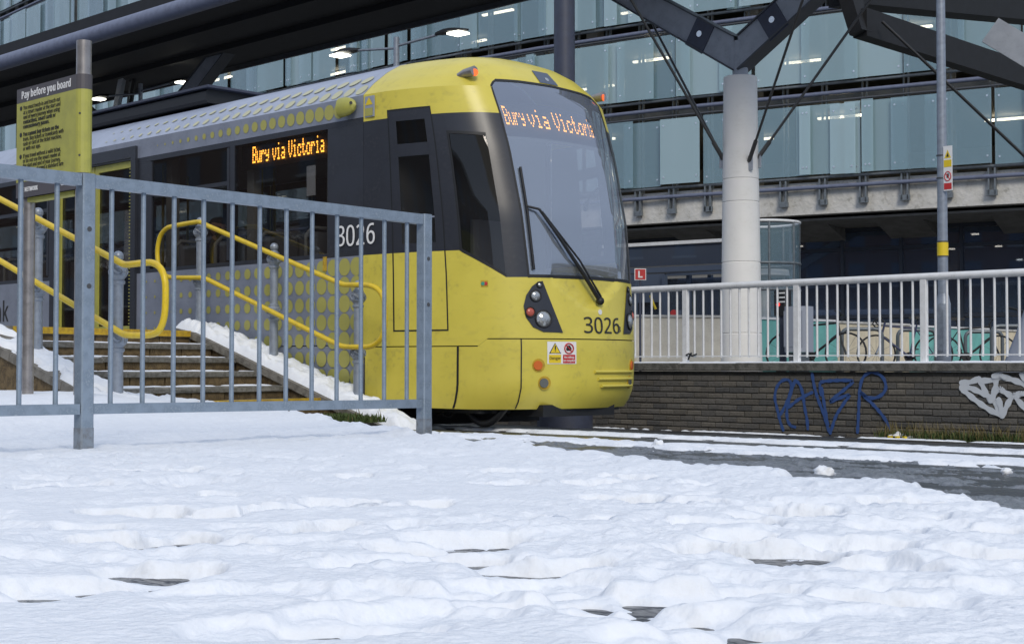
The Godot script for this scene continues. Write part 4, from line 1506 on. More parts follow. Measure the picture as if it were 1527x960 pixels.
func side_wall(label: String, z0: float, z1: float, pr: Array, th: float, sd: int):
	var w := thing("stair_side_wall", label, "wall", Vector3(pr[pr.size() - 1].x - 1.0, 0.1, (z0 + z1) * 0.5))
	var b := MB.new()
	for i in pr.size() - 1:
		var a: Vector2 = pr[i]
		var c: Vector2 = pr[i + 1]
		b.quad(Vector3(a.x, -0.3, z1 - 0.03), Vector3(c.x, -0.3, z1 - 0.03), Vector3(c.x, c.y - 0.06, z1 - 0.03), Vector3(a.x, a.y - 0.06, z1 - 0.03))
		b.quad(Vector3(c.x, -0.3, z0 + 0.03), Vector3(a.x, -0.3, z0 + 0.03), Vector3(a.x, a.y - 0.06, z0 + 0.03), Vector3(c.x, c.y - 0.06, z0 + 0.03))
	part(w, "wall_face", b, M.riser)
	for i in pr.size() - 1:
		var a: Vector2 = pr[i]
		var c: Vector2 = pr[i + 1]
		var n := maxi(1, int(absf(c.x - a.x) / 0.8))
		for k in n:
			var q0 := a.lerp(c, float(k) / n)
			var q1 := a.lerp(c, (k + 1.0) / n)
			b = MB.new()
			var dd := Vector3(q1.x - q0.x, q1.y - q0.y, 0).normalized() * 0.004
			b.bar(Vector3(q0.x, q0.y - 0.035, (z0 + z1) * 0.5) + dd, Vector3(q1.x, q1.y - 0.035, (z0 + z1) * 0.5) - dd, z1 - z0, 0.07)
			part(w, "coping_stone", b, M.coping)
		var a3 := Vector3(a.x, a.y, z1 - (0.02 if z0 > 1.0 else 0.05))
		var c3 := Vector3(c.x, c.y, z1 - (0.02 if z0 > 1.0 else 0.05))
		var sl = snow_layer(w, "snow_cap", a3, c3, Vector3(c.x, c.y, z0 + 0.01), Vector3(a.x, a.y, z0 + 0.01), int(26 * absf(c.x - a.x)) + 6, 14, th, sd + i, -1.0 if z0 < 1.0 else -0.22)
		sl.set_meta("label", "snow lying on the coping")

func smooth_path(p: Array, z: float, sub := 5) -> Array:
	var out := []
	var n := p.size()
	for i in n - 1:
		for k in sub:
			var t := float(k) / sub
			var a := Vector2(p[maxi(i - 1, 0)][0], p[maxi(i - 1, 0)][1])
			var b := Vector2(p[i][0], p[i][1])
			var c := Vector2(p[i + 1][0], p[i + 1][1])
			var d := Vector2(p[mini(i + 2, n - 1)][0], p[mini(i + 2, n - 1)][1])
			# centripetal-like: limit tangents on long runs
			var l := b.distance_to(c)
			var m0 := (c - a).normalized() * minf(l, b.distance_to(a) if a != b else l)
			var m1 := (d - b).normalized() * minf(l, c.distance_to(d) if c != d else l)
			var t2 := t * t
			var t3 := t2 * t
			var q := b * (2 * t3 - 3 * t2 + 1) + m0 * (t3 - 2 * t2 + t) + c * (-2 * t3 + 3 * t2) + m1 * (t3 - t2)
			out.append(Vector3(q.x, q.y, z))
	out.append(Vector3(p[n - 1][0], p[n - 1][1], z))
	return out
func handrail(label: String, z: float, path: Array, posts: Array):
	var h := thing("stair_handrail", label, "handrail", Vector3(posts[0][0], posts[0][1], z))
	var b := MB.new()
	b.tube(smooth_path(path, z + 0.085), 0.025, 10, -1.0, false)
	part(h, "rail_loop", b, M.yellow_rail)
	for q in posts:
		var o := Vector3(q[0], q[1], z)
		var H: float = q[2] - q[1]
		var po := part(h, "post", post_mesh(H), M.post_grey, Transform3D(Basis.IDENTITY, o))
		# brackets to the rails
		for yb in [H - 0.14, H - 0.66]:
			b = MB.new()
			b.tube([o + Vector3(0.05, yb, 0.0), o + Vector3(0.08, yb - 0.015, 0.05), o + Vector3(0.05, yb + 0.02, 0.085)], 0.009, 6)
			part(po, "bracket", b, M.post_grey)
			# raised roundels on the knuckle
			b = MB.new()
			for k in 6:
				var a := TAU * k / 6 + 0.4
				var nn := Vector3(cos(a), 0, sin(a))
				var ring := []
				var sv := nn.cross(Vector3.UP)
				for m in 13: ring.append(o + Vector3.UP * yb + nn * 0.067 + (sv * cos(TAU * m / 12) + Vector3.UP * sin(TAU * m / 12)) * 0.024)
				b.tube(ring, 0.0055, 4, -1.0, false)
			part(po, "roundels", b, M.post_grey)
func post_mesh(H: float) -> MB:
	var b := MB.new()
	var k1 := H - 0.14
	var k2 := H - 0.66
	var pr := [Vector2(0.06, 0), Vector2(0.06, 0.02), Vector2(0.046, 0.03)]
	for k in [k2, k1]:
		pr.append_array([Vector2(0.042, k - 0.10), Vector2(0.054, k - 0.088), Vector2(0.054, k - 0.072), Vector2(0.044, k - 0.064), Vector2(0.050, k - 0.05), Vector2(0.068, k - 0.03), Vector2(0.068, k + 0.03), Vector2(0.052, k + 0.05), Vector2(0.054, k + 0.06), Vector2(0.040, k + 0.072)])
	pr.append(Vector2(0.03, H - 0.052))
	for i in 6:
		var a := -0.9 + (PI / 2 + 0.9) * i / 5.0
		pr.append(Vector2(maxf(0.043 * cos(a), 0.0005), H - 0.02 + 0.043 * sin(a)))
	b.lathe(Vector3.ZERO, pr, 16)
	return b

# ---------------------------------------------------------------- tram
var PL := [Vector2(0, 1), Vector2(.25, .965), Vector2(.5, .885), Vector2(.70, .78), Vector2(.84, .64), Vector2(.925, .45), Vector2(.98, .23), Vector2(1, 0)]
# height, nose length, fullness, half width
var LV := [[.20, 1.70, 1.0, 1.325], [.27, 1.76, 1.02, 1.325], [.40, 1.82, 1.05, 1.325], [.78, 1.83, 1.06, 1.325], [1.15, 1.80, 1.06, 1.325], [1.42, 1.78, 1.06, 1.325], [2.0, 1.70, 1.10, 1.325], [2.6, 1.54, 1.12, 1.325], [2.96, 1.41, 1.14, 1.325], [3.2, 1.30, 1.16, 1.325], [3.33, 1.21, 1.2, 1.19], [3.46, 1.08, 1.2, 1.02], [3.55, .93, 1.2, .86], [3.61, .76, 1.2, .60], [3.635, .5, 1.2, .30], [3.645, .3, 1.2, 0.0]]
func tpt(t: float, h: float) -> Vector3:
	var u := (1.0 - absf(t)) * 7.0
	var i := mini(int(u), 6)
	var f := u - i
	var a: Vector2 = PL[maxi(i - 1, 0)]
	var b: Vector2 = PL[i]
	var c: Vector2 = PL[i + 1]
	var d: Vector2 = PL[i + 2] if i + 2 <= 7 else Vector2(PL[6].x, -PL[6].y)
	var q := b.cubic_interpolate(c, a, d, f)
	var k := 0
	while k < LV.size() - 2 and h > LV[k + 1][0]: k += 1
	var g: float = clampf((h - LV[k][0]) / (LV[k + 1][0] - LV[k][0]), 0, 1)
	var L: float = lerpf(LV[k][1], LV[k + 1][1], g)
	var fu: float = lerpf(LV[k][2], LV[k + 1][2], g)
	var W: float = lerpf(LV[k][3], LV[k + 1][3], g)
	var w := (1.0 - (1.0 - q.y) / fu) * W
	if t == 0.0: w = 0.0
	elif absf(t) < 0.15:
		w = lerpf(0.0, (1.0 - (1.0 - 0.23) / fu) * W, absf(t) / 0.142857) if absf(t) < 0.142857 else w
	var p := Vector3(q.x * L, h, -1.325 + (w if t < 0.0 else -w))
	# recess for the wiper pivot
	if h > 1.12 and h < 1.46 and absf(t) < 0.3:
		var half := 0.02 + 0.17 * clampf((h - 1.14) / 0.26, 0, 1)
		var m := smoothstep(half + 0.012, half - 0.012, absf(t + 0.02)) * smoothstep(1.12, 1.16, h)
		p.x -= 0.045 * m
	return p
func tpo(t: float, h: float, off: float) -> Vector3:
	var e := 0.004
	var n := (tpt(t + e, h) - tpt(t - e, h)).cross(tpt(t, h + e) - tpt(t, h - e))
	if n.length_squared() < 1e-14: return tpt(t, h)
	return tpt(t, h) + n.normalized() * off
# patch of the cab surface; columns are [t, low, high]
func patch(cols: Array, nt: int, nh: int, off := 0.0) -> MB:
	var b := MB.new()
	var full := []
	for i in cols.size() - 1:
		for k in nt + (1 if i == cols.size() - 2 else 0):
			var f := float(k) / nt
			full.append([lerpf(cols[i][0], cols[i + 1][0], f), lerpf(cols[i][1], cols[i + 1][1], f), lerpf(cols[i][2], cols[i + 1][2], f)])
	var rows := []
	for r in nh + 1:
		var row := []
		for c in full: row.append(tpo(c[0], lerpf(c[1], c[2], float(r) / nh), off))
		rows.append(row)
	b.grid(rows)
	return b
func mirror(cols: Array) -> Array:
	var o := []
	for c in cols: o.push_front([-c[0], c[1], c[2]])
	return o
# a filled outline on the cab surface, given as [t, h] corners round a middle
func blob(b: MB, pts: Array, off: float):
	var m := Vector2.ZERO
	for p in pts: m += Vector2(p[0], p[1])
	m /= pts.size()
	for i in pts.size():
		var p: Array = pts[i]
		var q: Array = pts[(i + 1) % pts.size()]
		var c := tpo(m.x, m.y, off)
		var m1 := tpo((m.x + p[0]) * 0.5, (m.y + p[1]) * 0.5, off)
		var m2 := tpo((m.x + q[0]) * 0.5, (m.y + q[1]) * 0.5, off)
		var a := tpo(p[0], p[1], off)
		var d := tpo(q[0], q[1], off)
		b.tri(c, m1, m2)
		b.quad(m1, a, d, m2)
var FONT := {"B": ["11110", "10001", "10001", "11110", "10001", "10001", "11110"], "u": ["00000", "00000", "10001", "10001", "10001", "10011", "01101"], "r": ["00000", "00000", "10110", "11001", "10000", "10000", "10000"], "y": ["00000", "00000", "10001", "10001", "01111", "00001", "01110"], "v": ["00000", "00000", "10001", "10001", "10001", "01010", "00100"], "i": ["00100", "00000", "01100", "00100", "00100", "00100", "01110"], "a": ["00000", "00000", "01110", "00001", "01111", "10001", "01111"], "V": ["10001", "10001", "10001", "10001", "10001", "01010", "00100"], "c": ["00000", "00000", "01110", "10001", "10000", "10001", "01110"], "t": ["01000", "01000", "11100", "01000", "01000", "01001", "00110"], "o": ["00000", "00000", "01110", "10001", "10001", "10001", "01110"]}
# lit dots of the words as [column, row from the top]
func led_dots(s: String) -> Array:
	var o := []
	var x := 0
	for ch in s:
		if ch == " ":
			x += 4
			continue
		for r in 7:
			for c in 5:
				if FONT[ch][r][c] == "1": o.append([x + c, r])
		x += 6
	return o
func text_mesh(s: String, h: float, align := HORIZONTAL_ALIGNMENT_CENTER, bold := false) -> TextMesh:
	var tm := TextMesh.new()
	var f := SystemFont.new()
	f.font_names = PackedStringArray(["Droid Sans"])
	if bold: f.font_weight = 700
	tm.font = f
	tm.text = s
	tm.font_size = 48
	tm.pixel_size = h / 34.0
	tm.depth = 0.003
	tm.horizontal_alignment = align
	return tm
# text bent on to the cab front
func front_text(s: String, h: float, t0: float, h0: float, off: float, kt := 2.13) -> ArrayMesh:
	var ar := text_mesh(s, h).get_mesh_arrays()
	var vs: PackedVector3Array = ar[Mesh.ARRAY_VERTEX]
	var ns := PackedVector3Array()
	for i in vs.size():
		var t := t0 + vs[i].x / kt
		var hh := h0 + vs[i].y
		var p := tpo(t, hh, off + vs[i].z)
		ns.append((tpo(t, hh, 0.05) - tpo(t, hh, 0.0)).normalized())
		vs[i] = p
	var o := []
	o.resize(Mesh.ARRAY_MAX)
	o[Mesh.ARRAY_VERTEX] = vs
	o[Mesh.ARRAY_NORMAL] = ns
	if ar[Mesh.ARRAY_INDEX] != null: o[Mesh.ARRAY_INDEX] = ar[Mesh.ARRAY_INDEX]
	var am := ArrayMesh.new()
	am.add_surface_from_arrays(Mesh.PRIMITIVE_TRIANGLES, o)
	return am

func build_tram():
	var T := thing("tram", "yellow and grey tram with dark window band and lit orange destination displays", "tram", Vector3(-1.0, 0.0, -1.325))
	var b: MB
	# ---------------- cab shell
	part(T, "bumper", patch([[-.985, .22, .772], [-.57, .20, .772], [-.53, .20, .838], [-.30, .20, .838], [.30, .20, .838], [.53, .20, .838], [.57, .20, .772], [.985, .22, .772]], 10, 8), M.yellow)
	part(T, "lower_liner", patch([[-1, .24, 1.10], [-.5, .24, 1.10], [.5, .24, 1.10], [1, .24, 1.10]], 12, 6, -0.02), M.black)
	var nose := part(T, "nose_panel", patch([[-.999, .782, 1.40], [-.565, .782, 1.40], [-.525, .848, 1.40], [-.3, .848, 1.405], [.3, .848, 1.405], [.525, .848, 1.40], [.565, .782, 1.40], [.999, .782, 1.40]], 16, 16), M.yellow)
	for sgn in [-1, 1]:
		var mk := func(c: Array) -> Array: return c if sgn < 0 else mirror(c)
		part(T, "cab_side_panel", patch(mk.call([[-1, 1.40, 1.655], [-.62, 1.40, 1.655], [-.43, 1.40, 1.401]]), 12, 3), M.yellow)
		part(T, "window_band", patch(mk.call([[-1, 1.655, 2.94], [-.87, 1.655, 2.94]]), 4, 8), M.dark_body)
		part(T, "window_band", patch(mk.call([[-.68, 1.655, 2.94], [-.62, 1.655, 2.94]]), 2, 8), M.dark_body)
		part(T, "window_band", patch(mk.call([[-.62, 2.77, 2.94], [-.43, 2.74, 2.94], [-.40, 2.7, 2.94]]), 6, 2), M.dark_body)
		part(T, "windscreen_pillar", patch(mk.call([[-.435, 1.401, 2.94], [-.325, 1.405, 2.94]]), 6, 16), M.dark_body)
		part(T, "side_window_frame", patch(mk.call([[-.622, 1.652, 2.772], [-.612, 1.64, 2.772]]), 2, 4, .004), M.rubber)
		part(T, "side_window_frame", patch(mk.call([[-.615, 2.745, 2.772], [-.432, 2.715, 2.745]]), 4, 2, .004), M.rubber)
		part(T, "side_window_frame", patch(mk.call([[-.615, 1.64, 1.672], [-.432, 1.402, 1.432]]), 4, 2, .004), M.rubber)
		part(T, "cab_side_window", patch(mk.call([[-.614, 1.66, 2.75], [-.433, 1.42, 2.73]]), 8, 8, -.004), M.tram_glass)
		# cab door
		var dr := part(T, "cab_door", patch(mk.call([[-.868, .93, 1.655], [-.682, .93, 1.655]]), 6, 5, .002), M.yellow)
		part(dr, "door_frame", patch(mk.call([[-.868, 1.655, 3.0], [-.835, 1.655, 3.0]]), 2, 8, .002), M.dark_body)
		part(dr, "door_frame", patch(mk.call([[-.712, 1.655, 3.0], [-.682, 1.655, 3.0]]), 2, 8, .002), M.dark_body)
		part(dr, "door_frame", patch(mk.call([[-.836, 1.655, 1.74], [-.711, 1.655, 1.74]]), 4, 2, .002), M.dark_body)
		part(dr, "door_frame", patch(mk.call([[-.836, 2.56, 2.68], [-.711, 2.56, 2.68]]), 4, 2, .004), M.dark_body)
		part(dr, "door_frame", patch(mk.call([[-.836, 2.90, 3.0], [-.711, 2.90, 3.0]]), 4, 2, .002), M.dark_body)
		part(dr, "door_window", patch(mk.call([[-.836, 1.74, 2.56], [-.711, 1.74, 2.56]]), 4, 4, -.006), M.tram_glass)
		part(dr, "top_light", patch(mk.call([[-.836, 2.68, 2.90], [-.711, 2.68, 2.90]]), 4, 2, -.006), M.tram_glass)
		part(dr, "window_bar", patch(mk.call([[-.836, 1.97, 1.985], [-.711, 1.97, 1.985]]), 4, 1, .0), M.grey_body)
		b = patch(mk.call([[-.873, .93, 3.01], [-.868, .93, 3.01]]), 1, 12, .003)
		part(dr, "door_gap", b, M.rubber)
		part(dr, "door_gap", patch(mk.call([[-.682, .93, 3.01], [-.677, .93, 3.01]]), 1, 12, .003), M.rubber)
		part(dr, "door_gap", patch(mk.call([[-.873, 3.0, 3.018], [-.677, 3.0, 3.018]]), 5, 1, .003), M.rubber)
		part(dr, "door_gap", patch(mk.call([[-.873, .918, .932], [-.677, .918, .932]]), 5, 1, .003), M.rubber)
		part(T, "cant_panel", patch(mk.call([[-1, 2.94, 3.2], [-.5, 2.94, 3.2], [-.325, 2.94, 3.2]]), 10, 4), M.yellow)
		# skirt seams
		part(T, "skirt_gap", patch(mk.call([[-.648, .21, .772], [-.640, .21, .772]]), 2, 10, .004), M.rubber)
		part(T, "skirt_gap", patch(mk.call([[-.382, .21, .838], [-.376, .21, .838]]), 2, 10, .004), M.rubber)
		# headlamp cluster
		b = MB.new()
		var pts := [[-.262, 1.37], [-.285, 1.365], [-.315, 1.32], [-.345, 1.24], [-.36, 1.14], [-.352, 1.04], [-.32, .95], [-.27, .905], [-.175, .90]]
		var pp := []
		for p in pts: pp.append([p[0] if sgn < 0 else -p[0], p[1]])
		if sgn > 0: pp.reverse()
		blob(b, pp, .008)
		var hl := part(T, "headlamp_cluster", b, M.dark_body)
		for q in [[-.300, 1.235, .045, "lamp", M.lens], [-.330, 1.085, .040, "marker_lamp", M.red_lens], [-.268, 1.025, .072, "headlight", M.lens], [-.278, 1.335, .018, "lamp", M.lens]]:
			var tt: float = q[0] if sgn < 0 else -q[0]
			var c := tpo(tt, q[1], .012)
			var nn := (tpo(tt, q[1], .1) - tpo(tt, q[1], 0)).normalized()
			b = MB.new()
			# recessed ring and domed lens
			var ring := []
			var s := nn.cross(Vector3.UP).normalized()
			var up := s.cross(nn)
			for k in 17: ring.append(c + (s * cos(TAU * k / 16) + up * sin(TAU * k / 16)) * (q[2] + .006))
			b.tube(ring, .008, 5, -1.0, false)
			var lamp := part(hl, q[3], b, M.rubber)
			b = MB.new()
			for k in 3:
				var r0: float = q[2] * [1.0, .75, .4][k]
				var r1: float = q[2] * [.75, .4, .001][k]
				var d0: float = q[2] * [0.0, .22, .36][k]
				var d1: float = q[2] * [.22, .36, .40][k]
				for m in 14:
					var a0 := TAU * m / 14
					var a1 := TAU * (m + 1) / 14
					var v0 := s * cos(a0) + up * sin(a0)
					var v1 := s * cos(a1) + up * sin(a1)
					b.quad(c + v0 * r0 + nn * d0, c + v0 * r1 + nn * d1, c + v1 * r1 + nn * d1, c + v1 * r0 + nn * d0)
			part(lamp, "lens", b, q[4])
		# indicator and fog lamp in the bumper
		for q in [[-.297, .602, M.orange], [-.268, .442, M.lens_dark]]:
			var tt: float = q[0] if sgn < 0 else -q[0]
			b = MB.new()
			var nn := (tpo(tt, q[1], .1) - tpo(tt, q[1], 0)).normalized()
			b.disc(tpo(tt, q[1], .004), nn, .062, 18, .01)
			var cup := part(T, "lamp_cup", b, M.nosing)
			b = MB.new()
			b.disc(tpo(tt - 0.004, q[1], .016), nn, .043, 14, .02)
			part(cup, "lens", b, q[2])
		# roof marker lamps
		var mc := tpo(.47 * sgn, 3.30, .03)
		b = MB.new()
		b.tube([mc + Vector3(-.13, -.02, 0), mc + Vector3(-.02, .01, 0), mc + Vector3(.10, .015, 0)], .035, 8, .05)
		var mk2 := part(T, "roof_marker", b, M.steel)
		b = MB.new()
		b.disc(mc + Vector3(.105, .0, .0), Vector3(.9, 0, .4 * -sgn).normalized(), .035, 10, .01)
		part(mk2, "lens", b, glow(1.0, .16, .04, .6))
		# side repeater
		b = patch(mk.call([[-.545, 1.315, 1.375], [-.515, 1.315, 1.375]]), 2, 2, .003)
		var rp := part(T, "door_button_plate", b, M.nosing)
		b = MB.new()
		var tb := -.536 if sgn < 0 else .536
		var nb := (tpo(tb, 1.345, .1) - tpo(tb, 1.345, 0)).normalized()
		b.disc(tpo(tb, 1.345, .008), nb, .018, 8, .004)
		part(rp, "button", b, M.green_print)
		b = MB.new()
		tb = -.524 if sgn < 0 else .524
		b.disc(tpo(tb, 1.345, .008), nb, .018, 8, .004)
		part(rp, "button", b, M.red_print)
	# windscreen
	part(T, "windscreen", patch([[-.325, 1.425, 2.72], [0, 1.43, 2.72], [.325, 1.425, 2.72]], 16, 16, -.002), M.screen)
	part(T, "destination_glass", patch([[-.325, 2.72, 3.20], [-.295, 2.72, 3.27], [0, 2.72, 3.29], [.295, 2.72, 3.27], [.325, 2.72, 3.20]], 8, 6, -.002), M.screen_top)
	for s in [[[-.332, 1.40, 3.21], [-.322, 1.40, 3.21]], [[.322, 1.40, 3.21], [.332, 1.40, 3.21]]]:
		part(T, "windscreen_seal", patch(s, 1, 20, .003), M.rubber)
	part(T, "windscreen_seal", patch([[-.325, 1.402, 1.43], [0, 1.404, 1.435], [.325, 1.402, 1.43]], 16, 1, .003), M.rubber)
	part(T, "windscreen_seal", patch([[-.332, 3.185, 3.215], [-.318, 3.225, 3.255], [-.295, 3.262, 3.287], [0, 3.285, 3.307], [.295, 3.262, 3.287], [.318, 3.225, 3.255], [.332, 3.185, 3.215]], 8, 1, .003), M.rubber)
	part(T, "cab_roof", patch([[-1, 3.2, 3.645], [-.5, 3.2, 3.645], [-.33, 3.2, 3.645], [-.318, 3.245, 3.645], [-.295, 3.278, 3.645], [0, 3.30, 3.645], [.295, 3.278, 3.645], [.318, 3.245, 3.645], [.33, 3.2, 3.645], [.5, 3.2, 3.645], [1, 3.2, 3.645]], 8, 14), M.yellow)
	b = MB.new()
	b.quad(Vector3(0, 3.62, -1.9), Vector3(.45, 3.63, -1.75), Vector3(.45, 3.63, -.9), Vector3(0, 3.62, -.75))
	part(T, "roof_cap", b, M.yellow)
	# camera window in the forehead
	b = patch([[-.05, 3.312, 3.45], [.035, 3.312, 3.45]], 4, 4, .006)
	var cw := part(T, "camera_window", b, M.blue_grey)
	b = MB.new()
	b.disc(tpo(-.005, 3.36, .012), Vector3(.8, .6, 0).normalized(), .025, 10, .006)
	part(cw, "camera_lens", b, M.lens)
	# display behind the glass
	part(T, "display_panel", patch([[-.315, 2.74, 3.08], [0, 2.74, 3.14], [.315, 2.74, 3.08]], 10, 4, -.10), M.black)
	b = MB.new()
	for q in led_dots("Bury via Victoria"):
		var t: float = -.282 + q[0] * .00515
		var h: float = 3.045 - q[1] * .0275
		var w := .0019
		b.quad(tpo(t - w, h - .010, -.075), tpo(t + w, h - .010, -.075), tpo(t + w, h + .010, -.075), tpo(t - w, h + .010, -.075))
	var led := part(T, "destination_display", b, M.led)
	led.set_meta("label", "orange dot-matrix words Bury via Victoria on the cab front")
	# dashboard, bulkhead and seat in the cab
	b = patch([[-.42, 1.20, 1.50], [0, 1.20, 1.52], [.42, 1.20, 1.50]], 8, 2, -.28)
	part(T, "dashboard", b, M.interior)
	b = MB.new()
	b.span(Vector3(.02, .9, -2.5), Vector3(.06, 3.1, -.12))
	part(T, "bulkhead", b, M.interior)
	var ds := MB.new()
	ds.cham(Vector3(.30, 1.2, -1.60), Vector3(.42, 2.05, -1.10), .04)
	ds.cham(Vector3(.40, 1.18, -1.62), Vector3(.85, 1.30, -1.08), .04)
	part(T, "driver_seat", ds, M.seat)
	# wiper
	b = MB.new()
	b.tube([tpo(.018, 1.20, .06), tpo(-.06, 1.42, .075), tpo(-.16, 1.75, .06), tpo(-.245, 2.02, .05)], .022, 6, .012)
	b.tube([tpo(.025, 1.24, .06), tpo(-.09, 1.56, .07), tpo(-.235, 2.0, .055)], .010, 5)
	b.ball(tpo(.018, 1.20, .06), .04, 8)
	var wp := part(T, "wiper_arm", b, M.rubber)
	b = MB.new()
	b.tube([tpo(-.302, 1.47, .02), tpo(-.300, 2.0, .022), tpo(-.292, 2.42, .02)], .013, 5)
	b.tube([tpo(-.245, 2.02, .05), tpo(-.30, 2.05, .03)], .012, 5)
	part(wp, "wiper_blade", b, M.rubber)
	# interior gooseneck
	b = MB.new()
	b.tube([tpo(.26, 1.55, -.08), tpo(.245, 2.0, -.08), tpo(.23, 2.35, -.08), tpo(.20, 2.38, -.10), tpo(.12, 2.30, -.13), tpo(.075, 2.18, -.15)], .010, 6)
	b.tube([tpo(.085, 2.20, -.15), tpo(.066, 2.13, -.15)], .022, 6)
	part(T, "microphone", b, M.rubber)
	# numbers
	var nt := part(T, "fleet_number", front_text("3026", .15, .035, .975, .006), M.black_print)
	nt.set_meta("label", "black number 3026 on the yellow nose")
	part(T, "fleet_letter", front_text("B", .05, .140, .945, .006), M.black_print)
	part(T, "fleet_number", text_mesh("3026", .20), M.white_print, Transform3D(Basis(Vector3.UP, 0.035) * Basis.from_scale(Vector3(0.92, 1, 1)), Vector3(-.105, 1.855, .008)))
	# warning sticker
	var sk := part(T, "warning_sticker", patch([[-.255, .615, .818], [-.112, .615, .818]], 4, 2, .003), M.white_print)
	b = MB.new()
	blob(b, [[-.247, .71], [-.188, .71], [-.2175, .808]], .005)
	part(sk, "warning_triangle", b, M.black_print)
	b = MB.new()
	blob(b, [[-.241, .715], [-.194, .715], [-.2175, .798]], .0065)
	part(sk, "triangle_fill", b, M.yellow_print)
	b = MB.new()
	blob(b, [[-.220, .742], [-.215, .742], [-.214, .78], [-.221, .78]], .008)
	blob(b, [[-.220, .728], [-.215, .728], [-.215, .735], [-.220, .735]], .008)
	part(sk, "exclamation_mark", b, M.black_print)
	part(sk, "yellow_band", patch([[-.248, .622, .70], [-.188, .622, .70]], 2, 1, .005), M.yellow_print)
	part(sk, "band_text", front_text("Danger", .026, -.218, .668, .0065), M.black_print)
	part(sk, "red_band", patch([[-.178, .622, .70], [-.118, .622, .70]], 2, 1, .005), M.red_print)
	part(sk, "band_text", front_text("No riding\non coupler", .018, -.148, .661, .0065), M.white_print)
	b = MB.new()
	var rc := []
	for k in 21: rc.append(tpo(-.148 + cos(TAU * k / 20) * .0215, .757 + sin(TAU * k / 20) * .045, .006))
	b.tube(rc, .006, 5, -1.0, false)
	b.tube([tpo(-.163, .79, .007), tpo(-.133, .725, .007)], .005, 5)
	part(sk, "prohibition_ring", b, M.red_print)
	b = MB.new()
	blob(b, [[-.160, .735], [-.136, .735], [-.134, .755], [-.142, .785], [-.154, .785], [-.162, .755]], .0045)
	part(sk, "pictogram", b, M.black_print)
	# raised ribs at the far lower corner
	for q in [[-.02, .30, .542], [.0, .305, .474], [.02, .30, .408]]:
		b = MB.new()
		var rp := []
		for k in 9: rp.append(tpo(lerpf(q[0], q[1], k / 8.0), q[2], .006))
		b.tube(rp, .016, 6)
		part(T, "bumper_rib", b, M.yellow)
	b = MB.new()
	b.disc(tpo(.02, 1.10, .006), Vector3.RIGHT, .026, 10, .006)
	part(T, "bonnet_badge", b, M.white_print)
	build_tram_body(T)

